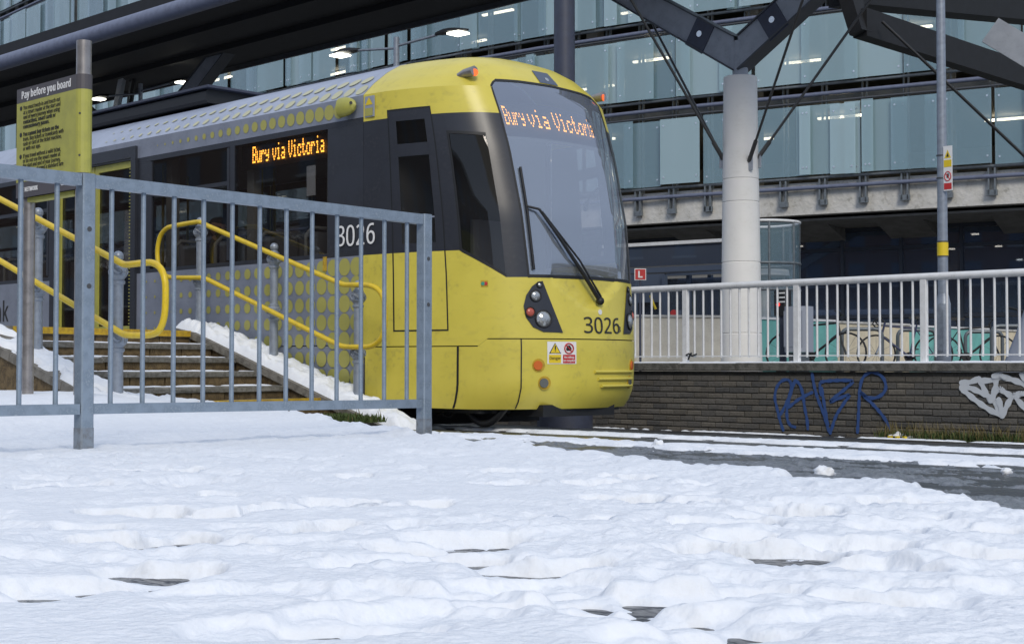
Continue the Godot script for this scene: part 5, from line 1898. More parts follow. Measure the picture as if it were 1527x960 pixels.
func build_tram_body(T: Node3D):
	var b: MB
	var X0 := -28.0
	# underframe
	b = MB.new()
	b.span(Vector3(X0, .10, -2.45), Vector3(-.55, .30, -.20))
	b.span(Vector3(-.55, .16, -2.3), Vector3(1.25, .30, -.35))
	part(T, "underframe", b, M.black)
	b = MB.new()
	b.span(Vector3(-3.6, .02, -2.3), Vector3(.15, .25, -.32))
	part(T, "bogie", b, M.rubber)
	b = MB.new()
	b.span(Vector3(1.2, .13, -1.75), Vector3(1.66, .24, -.75))
	part(T, "coupler_cover", b, M.black)
	for q in [[.95, 1.42, .17, .035], [.42, .72, .10, .02], [.58, .80, .12, .016]]:
		b = MB.new()
		var pts := []
		for k in 13:
			var f := k / 12.0
			pts.append(Vector3(lerpf(q[0], q[1], f), .235 - q[2] * sin(PI * f), -.42 - .1 * f))
		b.tube(pts, q[3], 7)
		part(T, "hanging_cable", b, M.rubber)
	# openings along the side: [x0, x1, kind]
	var wins := [[-2.13, -.55, 0], [-3.78, -2.22, 1], [-5.98, -4.10, 2], [-8.0, -6.12, 1], [-9.9, -8.08, 0], [-11.9, -10.1, 2], [-13.9, -12.0, 1], [-15.9, -14.0, 1], [-17.9, -16.0, 1], [-19.8, -18.0, 2], [-27.8, -19.9, 1]]
	for side in 2:
		var zo := 0.0 if side == 0 else -2.65
		var dz := -1.0 if side == 0 else 1.0
		var sp := func(mb: MB, x0: float, x1: float, y0: float, y1: float, a: float, c: float):
			mb.span(Vector3(x0, y0, zo + dz * a), Vector3(x1, y1, zo + dz * c))
		# lower panels, split at the doors
		var edges := [0.0]
		for w in wins:
			if w[2] == 2: edges.append_array([w[1], w[0]])
		edges.append(X0)
		for i in range(0, edges.size(), 2):
			var x1: float = edges[i] - (.006 if i == 0 else 0.0)
			var x0: float = edges[i + 1]
			b = MB.new()
			sp.call(b, x0, x1, .80, 1.655, 0.0, .05)
			part(T, "side_panel", b, M.grey_body)
			b = MB.new()
			sp.call(b, x0, x1, .25, .79, .004, .05)
			part(T, "skirt_panel", b, M.grey_body)
			# dark strips above and below the glass
			b = MB.new()
			sp.call(b, x0, x1, 1.656, 1.70, .001, .05)
			sp.call(b, x0, x1, 2.93, 2.985, .001, .05)
			part(T, "window_band", b, M.dark_body)
		b = MB.new()
		sp.call(b, X0, -.006, 2.986, 3.2, 0.0, .05)
		part(T, "cant_panel", b, M.grey_body)
		# pillars
		var prev := -.006
		for w in wins:
			b = MB.new()
			sp.call(b, w[1], prev, 1.701, 2.929, .001, .05)
			part(T, "window_pillar", b, M.dark_body)
			prev = w[0]
			if w[2] != 2:
				b = MB.new()
				sp.call(b, w[0], w[1], 1.70, 2.93, .010, .016)
				part(T, "side_window", b, M.tram_glass)
				if w[2] == 1:
					b = MB.new()
					sp.call(b, w[0] + .04, w[1] - .04, 2.52, 2.565, -.004, .03)
					sp.call(b, w[0], w[0] + .04, 1.72, 2.92, -.004, .03)
					sp.call(b, w[1] - .04, w[1], 1.72, 2.92, -.004, .03)
					part(T, "hopper_frame", b, M.dark_body)
			else:
				# sliding door pair, yellow edges
				var mid: float = (w[0] + w[1]) * .5
				b = MB.new()
				sp.call(b, w[0] - .05, w[1] + .05, 3.0, 3.13, -.03, .02)
				sp.call(b, w[1] - .05, w[1] + .05, .95, 3.0, -.03, .04)
				sp.call(b, w[0] - .05, w[0] + .05, .95, 3.0, -.03, .04)
				var df := part(T, "door_surround", b, M.dark_body)
				for k in 2:
					var xa: float = w[0] + .06 if k == 0 else mid + .012
					var xb: float = mid - .012 if k == 0 else w[1] - .06
					b = MB.new()
					sp.call(b, xa, xb, .98, 2.98, .045, .055)
					var leaf := part(T, "door_leaf", b, M.tram_glass)
					b = MB.new()
					sp.call(b, xa, xa + .07, .98, 2.98, .02, .044)
					sp.call(b, xb - .07, xb, .98, 2.98, .02, .044)
					sp.call(b, xa + .07, xb - .07, .98, 1.06, .02, .044)
					sp.call(b, xa + .07, xb - .07, 2.90, 2.98, .02, .044)
					part(leaf, "door_edge", b, M.sign_yellow)
					b = MB.new()
					for m in 46: sp.call(b, xb - .12, xb - .071, 1.08 + m * .04, 1.092 + m * .04, .03, .04)
					part(leaf, "ribbed_trim", b, M.sign_yellow)
		b = MB.new()
		sp.call(b, X0, prev, 1.701, 2.929, .001, .05)
		part(T, "window_pillar", b, M.dark_body)
	# roof: faceted section swept back
	var prof := []
	for k in range(9, LV.size()): prof.append(Vector2(LV[k][3], LV[k][0]))
	b = MB.new()
	var rows := []
	for x in [X0, -.006]:
		var row := []
		for p in prof: row.append(Vector3(x, p.y, -1.325 + p.x))
		for i in range(prof.size() - 2, -1, -1): row.append(Vector3(x, prof[i].y, -1.325 - prof[i].x))
		rows.append(row)
	b.grid(rows)
	part(T, "roof", b, M.silver_roof)
	b = MB.new()
	b.tube([Vector3(-6.6, 3.615, -.72), Vector3(-.2, 3.615, -.72)], .018, 6)
	part(T, "roof_seam", b, M.grey_body)
	b = MB.new()
	b.cham(Vector3(-7.4, 3.66, -2.0), Vector3(-3.6, 3.82, -.62), .03)
	var eq := part(T, "roof_equipment", b, M.black)
	b = MB.new()
	b.span(Vector3(-7.5, 3.822, -2.05), Vector3(-3.5, 3.85, -.58))
	part(eq, "equipment_lid", b, M.mast)
	# joint in the body
	b = MB.new()
	b.span(Vector3(-5.7, 3.205, -.002), Vector3(-5.685, 3.0, .003))
	part(T, "cant_joint", b, M.rubber)
	# livery dots
	b = MB.new()
	var bp := MB.new()
	for r in 7:
		for c in 22:
			var x := -.10 - c * .178 - (.089 if r % 2 == 1 else 0.0) * 0.0
			var y := 1.555 - r * .178
			var k := clampf(1.0 - c / 21.0, 0, 1)
			var rad := .012 + .078 * pow(k, .9)
			if x < -3.9 or y - rad < .27: continue
			if absf(y - .795) < .1 and rad > .2: continue
			b.disc(Vector3(x, y, .004), Vector3.BACK, rad, 18)
	for c in 24:
		var x := -.06 - c * .155
		var rad := .085 * pow(clampf(1.0 - c / 24.5, 0, 1), .8)
		if c < 2: continue
		b.disc(Vector3(x, 3.09, .004), Vector3.BACK, rad, 18)
	# two pale rows on the sloping roof
	var p0 := Vector3(0, 3.2, 0)
	var p1 := Vector3(0, 3.33, -.125)
	var p2 := Vector3(0, 3.46, -.305)
	for r in 2:
		var a := p0 if r == 0 else p1
		var e := p1 if r == 0 else p2
		var nn := Vector3(1, 0, 0).cross(e - a).normalized()
		if nn.y < 0: nn = -nn
		for c in 26:
			var x := -.10 - c * .19 - r * .095
			var rad := .072 * pow(clampf(1.0 - c / 27.0, 0, 1), .6)
			bp.disc(a.lerp(e, .5) + Vector3(x, 0, 0) + nn * .004, nn, rad, 14)
	part(T, "livery_dots", b, M.dot).set_meta("label", "rows of yellow livery dots growing towards the cab")
	var rd := part(T, "roof_dots", bp, M.dot_pale)
	rd.set_meta("kind", "stuff")
	# side display behind the window
	b = MB.new()
	b.span(Vector3(-2.08, 2.66, -.075), Vector3(-.60, 2.92, -.06))
	part(T, "display_panel", b, M.black)
	b = MB.new()
	for q in led_dots("Bury via Victoria"):
		var x: float = -1.86 + q[0] * .0124
		var y: float = 2.885 - q[1] * .0255
		b.box(Vector3(x, y, -.045), Vector3(.0098, .019, .004))
	var led := part(T, "destination_display", b, M.led)
	led.set_meta("label", "orange dot-matrix words Bury via Victoria in the side window")
	# door sign strip in the window and stickers
	b = MB.new()
	b.span(Vector3(-.92, 2.30, -.032), Vector3(-.78, 2.60, -.028))
	part(T, "window_notice", b, M.white_print)
	# camera pod
	b = MB.new()
	var pod := []
	for k in 8:
		var f := k / 7.0
		pod.append(Vector2(.085 * sqrt(maxf(1.0 - pow(f, 2.2), 0.0)) + .0005, f * .24))
	b.lathe(Vector3.ZERO, pod, 14)
	b.lathe(Vector3.ZERO, [Vector2(.001, 0), Vector2(.085, 0)], 14)
	var cp := part(T, "camera_pod", b, M.sign_yellow, Transform3D(Basis(Vector3.BACK, -PI / 2) * Basis.from_scale(Vector3(1.15, 1, .7)), Vector3(-.28, 3.10, .06)))
	cp.set_meta("label", "pale yellow bullet-shaped camera pod")
	b = MB.new()
	b.disc(Vector3(-.07, 3.12, .10), Vector3(.8, 0, .6), .016, 8, .004)
	part(cp, "lens", b, M.black)
	b = MB.new()
	b.box(Vector3(.09, 3.075, -.001), Vector3(.13, .20, .014))
	var ws := part(T, "voltage_sticker", b, M.cover)
	b = MB.new()
	b.tri(Vector3(.035, 3.09, .010), Vector3(.145, 3.09, .010), Vector3(.09, 3.165, .010))
	part(ws, "triangle_mark", b, M.yellow_print)
	b = MB.new()
	b.span(Vector3(.035, 2.985, .0095), Vector3(.145, 3.06, .0105))
	part(ws, "text_band", b, M.dot)
	part(T, "side_lettering", text_mesh("bank", .26, HORIZONTAL_ALIGNMENT_RIGHT), M.black_print, Transform3D(Basis.IDENTITY, Vector3(at_z(12, 440, .003).x, 1.30, .004)))
	# orange reflector and small marks on the skirt
	for q in [[.25, .95, .06, .05, M.orange], [-.28, 1.60, .05, .14, M.nosing]]:
		b = MB.new()
		b.box(Vector3(q[0] - .3, q[1], .006), Vector3(q[2], q[3], .012))
		part(T, "reflector", b, q[4])
	# interior
	b = MB.new()
	b.span(Vector3(X0, .84, -2.59), Vector3(.0, .92, -.06))
	part(T, "floor", b, M.interior)
	b = MB.new()
	b.span(Vector3(X0, 2.99, -2.59), Vector3(.0, 3.05, -.06))
	part(T, "ceiling", b, M.interior_pale)
	var seat := MB.new()
	seat.cham(Vector3(-.05, .92, -.42), Vector3(.05, 1.95, .0), .03)
	seat.cham(Vector3(.06, 1.30, -.42), Vector3(.50, 1.38, .0), .03)
	var seat_mesh := seat.done()
	var frame := MB.new()
	var fr := [Vector3(-.07, 1.3, .02), Vector3(-.07, 1.92, .02), Vector3(-.07, 2.0, -.06), Vector3(-.07, 2.0, -.36), Vector3(-.07, 1.92, -.44), Vector3(-.07, 1.3, -.44)]
	frame.tube(fr, .022, 6)
	var frame_mesh := frame.done()
	for x in [-.95, -1.75, -2.55, -3.35, -6.6, -7.4, -8.2, -9.0]:
		for z in [-.12, -.56, -1.68, -2.12]:
			var so := part(T, "seat", seat_mesh, M.seat, Transform3D(Basis.IDENTITY, Vector3(x, 0, z)))
			part(so, "grab_frame", frame_mesh, M.interior_pale, Transform3D(Basis.IDENTITY, Vector3(x, 0, z)))
	for q in [[-.72, -.95], [-1.55, -.95], [-2.4, -1.55], [-2.95, -.95], [-3.6, -1.6], [-4.3, -.5], [-5.85, -.5], [-5.0, -1.3], [-6.9, -1.0]]:
		b = MB.new()
		b.tube([Vector3(q[0], .92, q[1]), Vector3(q[0], 2.98, q[1])], .018, 6)
		part(T, "grab_pole", b, M.pole_yellow)
	for q in [[-2.05, -.2], [-3.7, -.25], [-2.2, -2.4], [-.75, -.25]]:
		b = MB.new()
		b.span(Vector3(q[0] - .06, .92, q[1] - .05), Vector3(q[0] + .06, 2.98, q[1] + .05))
		part(T, "interior_post", b, M.interior_pale)

# ---------------------------------------------------------------- guard rail in the foreground
func fence_panel(label: String, x0: float, z0: float, x1: float, z1: float, yb0: float, yb1: float, posts := [0.0, 1.0]):
	var f := thing("pedestrian_barrier", label, "barrier", Vector3(x0, yb0, z0), "pedestrian barrier panels")
	var a := Vector3(x0, 0, z0)
	var c := Vector3(x1, 0, z1)
	var d := (c - a).normalized()
	var side := d.cross(Vector3.UP)
	var bs := Basis(side, Vector3.UP, -d)
	var H := 1.085
	var put := func(nm: String, p: Vector3, s: Vector3, m: Material):
		var b := MB.new()
		b.cham(-s * .5, s * .5, minf(.005, minf(s.x, minf(s.y, s.z)) * .3))
		return part(f, nm, b, m, Transform3D(bs, p))
	var yt := func(t: float) -> float: return lerpf(yb0, yb1, t) + H
	for t in posts:
		var p := a.lerp(c, t) + d * (.032 if t == 0.0 else -.032)
		var base := lerpf(yb0, yb1, t) - .12
		var po = put.call("post", p + Vector3.UP * (base + (H + .12) * .5), Vector3(.06, H + .12, .058), M.galv)
		var b := MB.new()
		for k in [.16, .75, .98]:
			b.disc(p + Vector3.UP * (base + k) + side * .031, side, .011, 8, .006)
		part(po, "bolt", b, M.rod)
		b = MB.new()
		b.cham(Vector3(-.0315, 0, -.0305), Vector3(.0315, .16, .0305), .006)
		part(po, "post_foot", b, M.galv_dirty, Transform3D(bs, p + Vector3.UP * (base + .02)))
	var L := (c - a).length()
	for q in [["top_rail", H - .027, .05], ["bottom_rail", .135, .042]]:
		var b := MB.new()
		var p0: Vector3 = a + d * .0605 + Vector3.UP * (yb0 + q[1])
		var p1: Vector3 = c - d * .0605 + Vector3.UP * (yb1 + q[1])
		b.bar(p0, p1, .042, q[2])
		part(f, q[0], b, M.galv)
	var n := 12
	var bm := MB.new()
	bm.tube([Vector3(0, .15, 0), Vector3(0, H - .045, 0)], .0105, 8)
	var bmesh := bm.done()
	for k in range(1, n + 1):
		var t := float(k) / (n + 1)
		part(f, "bar", bmesh, M.galv, Transform3D(Basis.IDENTITY, a.lerp(c, t) + Vector3.UP * lerpf(yb0, yb1, t)))
func build_fence():
	fence_panel("galvanised steel barrier panel in the snow reaching from the joint towards the track", 5.49, 6.06, 5.39, 4.06, .29, .275)
	fence_panel("galvanised steel barrier panel in the snow in front of the yellow notice board", 5.60, 8.06, 5.494, 6.003, .30, .29, [0.0])
	# notice board
	var sx := 1.13
	var ex := 2.01
	var z := 4.06
	var s := thing("notice_board", "yellow and grey notice headed Pay before you board on two steel posts", "notice", Vector3(1.6, .40, z))
	var b := MB.new()
	b.tube([Vector3(1.955, .2, z), Vector3(1.955, 2.775, z)], .050, 20)
	part(s, "post", b, M.steel)
	b = MB.new()
	b.tube([Vector3(1.22, .2, z), Vector3(1.22, 2.40, z)], .040, 18)
	part(s, "post", b, M.steel)
	var y0 := 1.775
	var y1 := 2.545
	var put := func(nm: String, a: float, c: float, m: Material):
		# flat face turning round the tall post at its end
		var mb := MB.new()
		var rows := []
		for yy in [a, c]:
			var row := [Vector3(sx, yy, z - .05), Vector3(sx, yy, z + .056), Vector3(1.90, yy, z + .056)]
			for k in 9:
				var an := PI / 2 - PI * k / 8
				row.append(Vector3(1.955 + cos(an) * .057, yy, z + sin(an) * .056))
			row.append(Vector3(sx, yy, z - .056))
			rows.append(row)
		for j in rows[0].size() - 1:
			mb.quad(rows[0][j], rows[0][j + 1], rows[1][j + 1], rows[1][j])
		for j in range(1, rows[0].size() - 2):
			mb.tri(rows[1][0], rows[1][j], rows[1][j + 1])
		return part(s, nm, mb, m)
	put.call("header_band", 2.445, y1, M.sign_grey)
	put.call("face", 1.885, 2.4445, M.sign_yellow)
	put.call("footer_band", y0, 1.8845, M.sign_grey)
	b = MB.new()
	b.span(Vector3(sx + .02, y0 - .03, z - .03), Vector3(ex - .12, y0 - .001, z + .03))
	part(s, "lower_rail", b, M.sign_yellow)
	var zt := z + .0585
	var line := func(txt: String, x: float, y: float, h: float, m: Material, bold := false):
		return part(s, "lettering", text_mesh(txt, h, HORIZONTAL_ALIGNMENT_LEFT, bold), m, Transform3D(Basis.from_scale(Vector3(.92, 1, .6)), Vector3(x, y, zt)))
	line.call("Pay before you board", sx + .07, 2.495, .052, M.white_print, true)
	var y := 2.405
	var tl := ["You must touch-in and touch-out", "at a smart reader at the start and", "end of every journey when using", "contactless, smart cards or", "concessionary passes.", "", "You cannot buy tickets on the", "tram. Buy tickets or travelcards with", "cash or card at the ticket machine,", "or with our app.", "", "If you travel without a valid ticket,", "or do not use the smart reader at", "the start and end of your journey,", "you may be charged a standard fare", "of up to £120"]
	for i in tl.size():
		if tl[i] != "": line.call(tl[i], sx + .10, y, .027, M.black_print, i in [3, 4, 6])
		y -= .0335 if tl[i] != "" else .020
	for q in [2.405, 2.218, 2.064]:
		b = MB.new()
		b.disc(Vector3(sx + .065, q, zt), Vector3.BACK, .016, 12, .002)
		part(s, "bullet_mark", b, M.black_print)
	line.call("BEE NETWORK", sx + .05, 1.828, .030, M.white_print, true)
	b = MB.new()
	b.box(Vector3(ex - .22, 1.83, zt + .001), Vector3(.03, .034, .003))
	part(s, "emblem", b, M.white_print)
	line.call("metro", ex - .19, 1.83, .022, M.white_print)
	for q in [2.28, 2.0]:
		b = MB.new()
		b.disc(Vector3(1.99, q, z + .047), Vector3(.6, 0, .8), .008, 6, .005)
		part(s, "rivet", b, M.rod)

# ---------------------------------------------------------------- posts and lamps
func build_street():
	# lamp post behind the railing
	var lx := at_z(1408, 540, -7.0).x
	var o := Vector3(lx, .47, -7.0)
	var t := thing("lamp_post", "tall grey lamp post with a yellow band and safety signs behind the railing", "lamp post", o)
	var b := MB.new()
	b.lathe(o, [Vector2(.088, 0), Vector2(.088, .86), Vector2(.078, .90), Vector2(.062, .98)], 18)
	var base := part(t, "base", b, M.post_grey)
	b = MB.new()
	b.span(o + Vector3(-.045, .30, .080), o + Vector3(.045, .78, .092))
	part(base, "access_door", b, M.post_grey)
	b = MB.new()
	b.lathe(o, [Vector2(.062, .98), Vector2(.055, 3.2), Vector2(.045, 8.0), Vector2(.001, 8.0)], 18)
	part(t, "shaft", b, M.post_grey)
	b = MB.new()
	b.lathe(o, [Vector2(.0655, 1.425), Vector2(.0655, 1.59)], 18)
	part(t, "yellow_band", b, M.yellow_print)
	for q in [1.42, 1.595, 2.35, 2.62]:
		b = MB.new()
		b.lathe(o, [Vector2(.060, q), Vector2(.068, q), Vector2(.068, q + .012), Vector2(.060, q + .012)], 18)
		part(t, "clamp", b, M.rod)
	# sign plate turned nearly edge on
	var sd := Basis(Vector3.UP, deg_to_rad(-15.0))
	var sc := Vector3(lx + .105, 2.93, -6.945)
	var yaw := Basis(Vector3.UP, deg_to_rad(-3.0))
	b = MB.new()
	b.box(Vector3.ZERO, Vector3(.115, .53, .008))
	var sp := part(t, "sign_plate", b, M.white_print, Transform3D(yaw, sc))
	var mk := func(nm: String, bb: MB, m: Material): part(sp, nm, bb, m, Transform3D(yaw, sc))
	b = MB.new()
	b.tri(Vector3(-.045, .12, .0055), Vector3(.045, .12, .0055), Vector3(0, .22, .0055))
	mk.call("warning_triangle", b, M.yellow_print)
	b = MB.new()
	b.tri(Vector3(-.018, .135, .007), Vector3(.018, .135, .007), Vector3(.004, .185, .007))
	mk.call("pictogram", b, M.black_print)
	b = MB.new()
	b.span(Vector3(-.05, .015, .0045), Vector3(.05, .10, .0062))
	mk.call("yellow_text_band", b, M.yellow_print)
	b = MB.new()
	var ring := []
	for k in 17: ring.append(Vector3(cos(TAU * k / 16) * .042, -.095 + sin(TAU * k / 16) * .055, .006))
	b.tube(ring, .006, 4, -1.0, false)
	b.tube([Vector3(-.03, -.055, .006), Vector3(.03, -.135, .006)], .005, 4)
	mk.call("prohibition_ring", b, M.red_print)
	b = MB.new()
	b.box(Vector3(0, -.09, .005), Vector3(.03, .05, .002))
	mk.call("pictogram", b, M.black_print)
	b = MB.new()
	b.span(Vector3(-.05, -.25, .0045), Vector3(.05, -.175, .0062))
	mk.call("red_text_band", b, M.red_print)
	# overhead line mast between the tracks
	var mo := Vector3(-1.95, -.22, -5.0)
	t = thing("line_mast", "dark blue steel overhead line mast on a wide drum base behind the tram nose", "mast", mo)
	b = MB.new()
	b.lathe(mo, [Vector2(.36, -.1), Vector2(.36, .28), Vector2(.33, .31), Vector2(.14, .32)], 24)
	part(t, "drum_base", b, M.mast)
	b = MB.new()
	b.lathe(mo, [Vector2(.14, .32), Vector2(.135, 9.0), Vector2(.001, 9.0)], 20)
	part(t, "shaft", b, M.mast)
	# twin lamps on the far platform
	twin_lamp("twin-arm street lamp with lit heads rising behind the yellow cab roof", at_depth(591, 60, 24.0), [at_depth(683, 47, 23.3), at_depth(507, 80, 24.8)])
	twin_lamp("twin-arm street lamp with lit heads beside the yellow notice board", at_depth(209, 128, 34.0), [at_depth(272, 121, 33.2), at_depth(146, 146, 35.0)])
	# steel struts beside the far lamp
	var st := thing("leaning_struts", "pair of leaning grey steel struts under the dark canopy", "strut", at_depth(172, 190, 36.0))
	for q in [[[186, 95], [166, 200], .11, M.col_grey], [[203, 98], [188, 200], .06, M.canopy], [[193, 120], [186, 200], .03, M.rod]]:
		b = MB.new()
		b.bar(at_depth(q[0][0], q[0][1], 34.6), at_depth(q[1][0], q[1][1], 36.0), q[2], q[2] * 2.0, fwd)
		part(st, "strut", b, q[3])
func twin_lamp(label: String, top: Vector3, heads: Array):
	var t := thing("street_lamp", label, "street lamp", Vector3(top.x, -.2, top.z), "twin-arm street lamps")
	var b := MB.new()
	var o := Vector3(top.x, -.2, top.z)
	b.lathe(o, [Vector2(.09, 0), Vector2(.09, 1.0), Vector2(.06, 1.1), Vector2(.048, top.y + .25), Vector2(.001, top.y + .26)], 14)
	part(t, "pole", b, M.post_grey)
	for h in heads:
		b = MB.new()
		var d: Vector3 = (h - top)
		var fl := Vector3(d.x, 0, d.z).normalized()
		var st := Vector3(top.x, minf(top.y, h.y) - .08, top.z)
		b.tube([st, h - fl * .42], .022, 6)
		part(t, "arm", b, M.post_grey)
		# flat tapered lantern
		b = MB.new()
		var s := fl.cross(Vector3.UP)
		var pts := []
		for i in 9:
			var f := i / 8.0
			var w := .13 * sin(PI * clampf(f * .86 + .10, 0, 1))
			var hh := .05 * sin(PI * clampf(f * .8 + .15, 0, 1)) + .012
			var c: Vector3 = h + fl * lerpf(-.44, .20, f)
			pts.append([c - s * w, c - s * w * .6 + Vector3.UP * hh, c + s * w * .6 + Vector3.UP * hh, c + s * w, c - Vector3.UP * .01])
		for i in 8:
			for j in 5:
				var k := (j + 1) % 5
				b.quad(pts[i][j], pts[i + 1][j], pts[i + 1][k], pts[i][k])
				b.quad(pts[i][k], pts[i + 1][k], pts[i + 1][j], pts[i][j])
		var ln := part(t, "lantern", b, M.black)
		b = MB.new()
		b.cham(h + Vector3(-.13, -.045, -.13), h + Vector3(.13, -.016, .13), .01)
		part(ln, "lit_panel", b, M.lamp_lit)
		var sl := SpotLight3D.new()
		sl.name = "lamp_light"
		sl.light_energy = 2.0
		sl.light_color = Color(1.0, .97, .86)
		sl.light_size = .2
		sl.spot_angle = 65.0
		sl.spot_range = 14.0
		sl.spot_attenuation = 2.0
		sl.shadow_enabled = true
		t.add_child(sl, true)
		sl.position = h - Vector3.UP * .07 - t.position
		sl.rotation.x = -PI / 2

# ---------------------------------------------------------------- weeds, litter, lumps
func tuft(called: String, label: String, c: Vector3, rx: float, rz: float, n: int, h: float, dry: float, sd: int):
	var r := RandomNumberGenerator.new()
	r.seed = sd
	var g := MB.new()
	var y := MB.new()
	for i in n:
		var p := c + Vector3(r.randf_range(-rx, rx), 0, r.randf_range(-rz, rz))
		var isd := r.randf() < dry
		var hh := h * r.randf_range(.4, 1.0) * (1.9 if isd else 1.0)
		var a := r.randf() * TAU
		var ln := Vector3(cos(a), 0, sin(a)) * hh * r.randf_range(.1, .7)
		var s := Vector3(-sin(a), 0, cos(a)) * (r.randf_range(.004, .010) if not isd else .003)
		var m := p + Vector3.UP * hh * .6 + ln * .35
		var t := p + Vector3.UP * hh + ln
		var b := y if isd else g
		b.quad(p - s, p + s, m + s, m - s)
		b.tri(m - s, m + s, t)
	var o := part(self, numbered(called), g, M.grass)
	o.set_meta("kind", "stuff")
	o.set_meta("label", label)
	o.set_meta("category", "grass")
	if dry > 0.0: part(o, "dry_stems", y, M.grass_dry)
func build_small():
	tuft("grass_patch", "rough green grass growing at the foot of the brick wall under the white graffiti", Vector3(3.05, -.24, -5.98), 1.0, .16, 2000, .13, .25, 61)
	tuft("weed_tuft", "small green weeds at the foot of the snowy stair wall", Vector3(.62, .10, .66), .34, .14, 700, .085, .03, 62)
	# litter by the wall
	var lp := at_z(1350, 647, -5.9)
	lp.y = -.235
	var t := thing("crumpled_wrapper", "crumpled white and yellow wrapper lying at the foot of the brick wall", "litter", lp)
	var r := RandomNumberGenerator.new()
	r.seed = 9
	var b := MB.new()
	var rows := []
	for i in 7:
		var row := []
		for j in 14:
			row.append(lp + Vector3(j * .022 - .15, .03 + .045 * sin(j * .5) * sin(i * .5) + r.randf() * .022, .10 - i * .03))
		rows.append(row)
	b.grid(rows)
	part(t, "paper", b, M.white_print)
	b = MB.new()
	for k in 3:
		b = MB.new()
		b.box(lp + Vector3(-.12 + k * .09, .03, .11), Vector3(.05, .03, .03), Basis(Vector3.UP, k * 1.3))
		part(t, "yellow_scrap", b, M.yellow_print)
	# loose lumps of snow
	for q in [[981, 665, 8.6, .04, "single lump of snow on the wet road between the tram nose and the footway"], [1228, 702, 5.0, .035, "larger lump of snow at the ragged snow edge below the blue graffiti"], [1500, 712, 5.8, .022, "small lump of snow on the bare wet road below the white graffiti"], [660, 648, 7.3, .03, "lump of snow beside the end post of the barrier"]]:
		var d: float = q[2]
		var c: float = (float(q[0]) - 763.5) / FOC * d
		var p := plan(c, d, ground_y(c, d))
		b = MB.new()
		var nz := noise(int(q[0]), 14.0, 2)
		var g := []
		for i in 9:
			var row := []
			var la := lerpf(-PI / 2, PI / 2, i / 8.0)
			for j in 15:
				var lo := TAU * j / 14
				var v := Vector3(cos(la) * cos(lo), sin(la) * .75, -cos(la) * sin(lo))
				row.append(p + Vector3.UP * float(q[3]) * .5 + v * float(q[3]) * (1.0 + .5 * nz.get_noise_3d(v.x * .1, v.y * .1, v.z * .1 + float(q[0]))))
			g.append(row)
		b.grid(g)
		var o := part(self, numbered("snow_lump"), b, M.snow)
		o.set_meta("label", q[4])
		o.set_meta("category", "snow lump")
		o.set_meta("group", "loose lumps of snow")
	# brick terrace across the street, seen only mirrored in the glass
	var bh := thing("brick_terrace", "brown brick terrace across the street mirrored in the tram windows", "building", Vector3(-14, .25, 34))
	b = MB.new()
	b.span(Vector3(-95, .2, 34), Vector3(20, 12.5, 44))
	part(bh, "wall", b, M.brown_brick)
	b = MB.new()
	b.span(Vector3(-95.3, 12.5, 33.7), Vector3(20.3, 12.9, 44.3))
	part(bh, "cornice", b, M.concrete)
	for i in 35:
		for k in 4:
			var c := Vector3(-93 + i * 3.2, 1.9 + k * 2.9, 33.99)
			ubox(bh, "window", c, Vector3(1.2, 1.7, .06), M.blue_grey)
			ubox(bh, "window_sill", c + Vector3(0, -.95, -.06), Vector3(1.4, .12, .2), M.concrete)

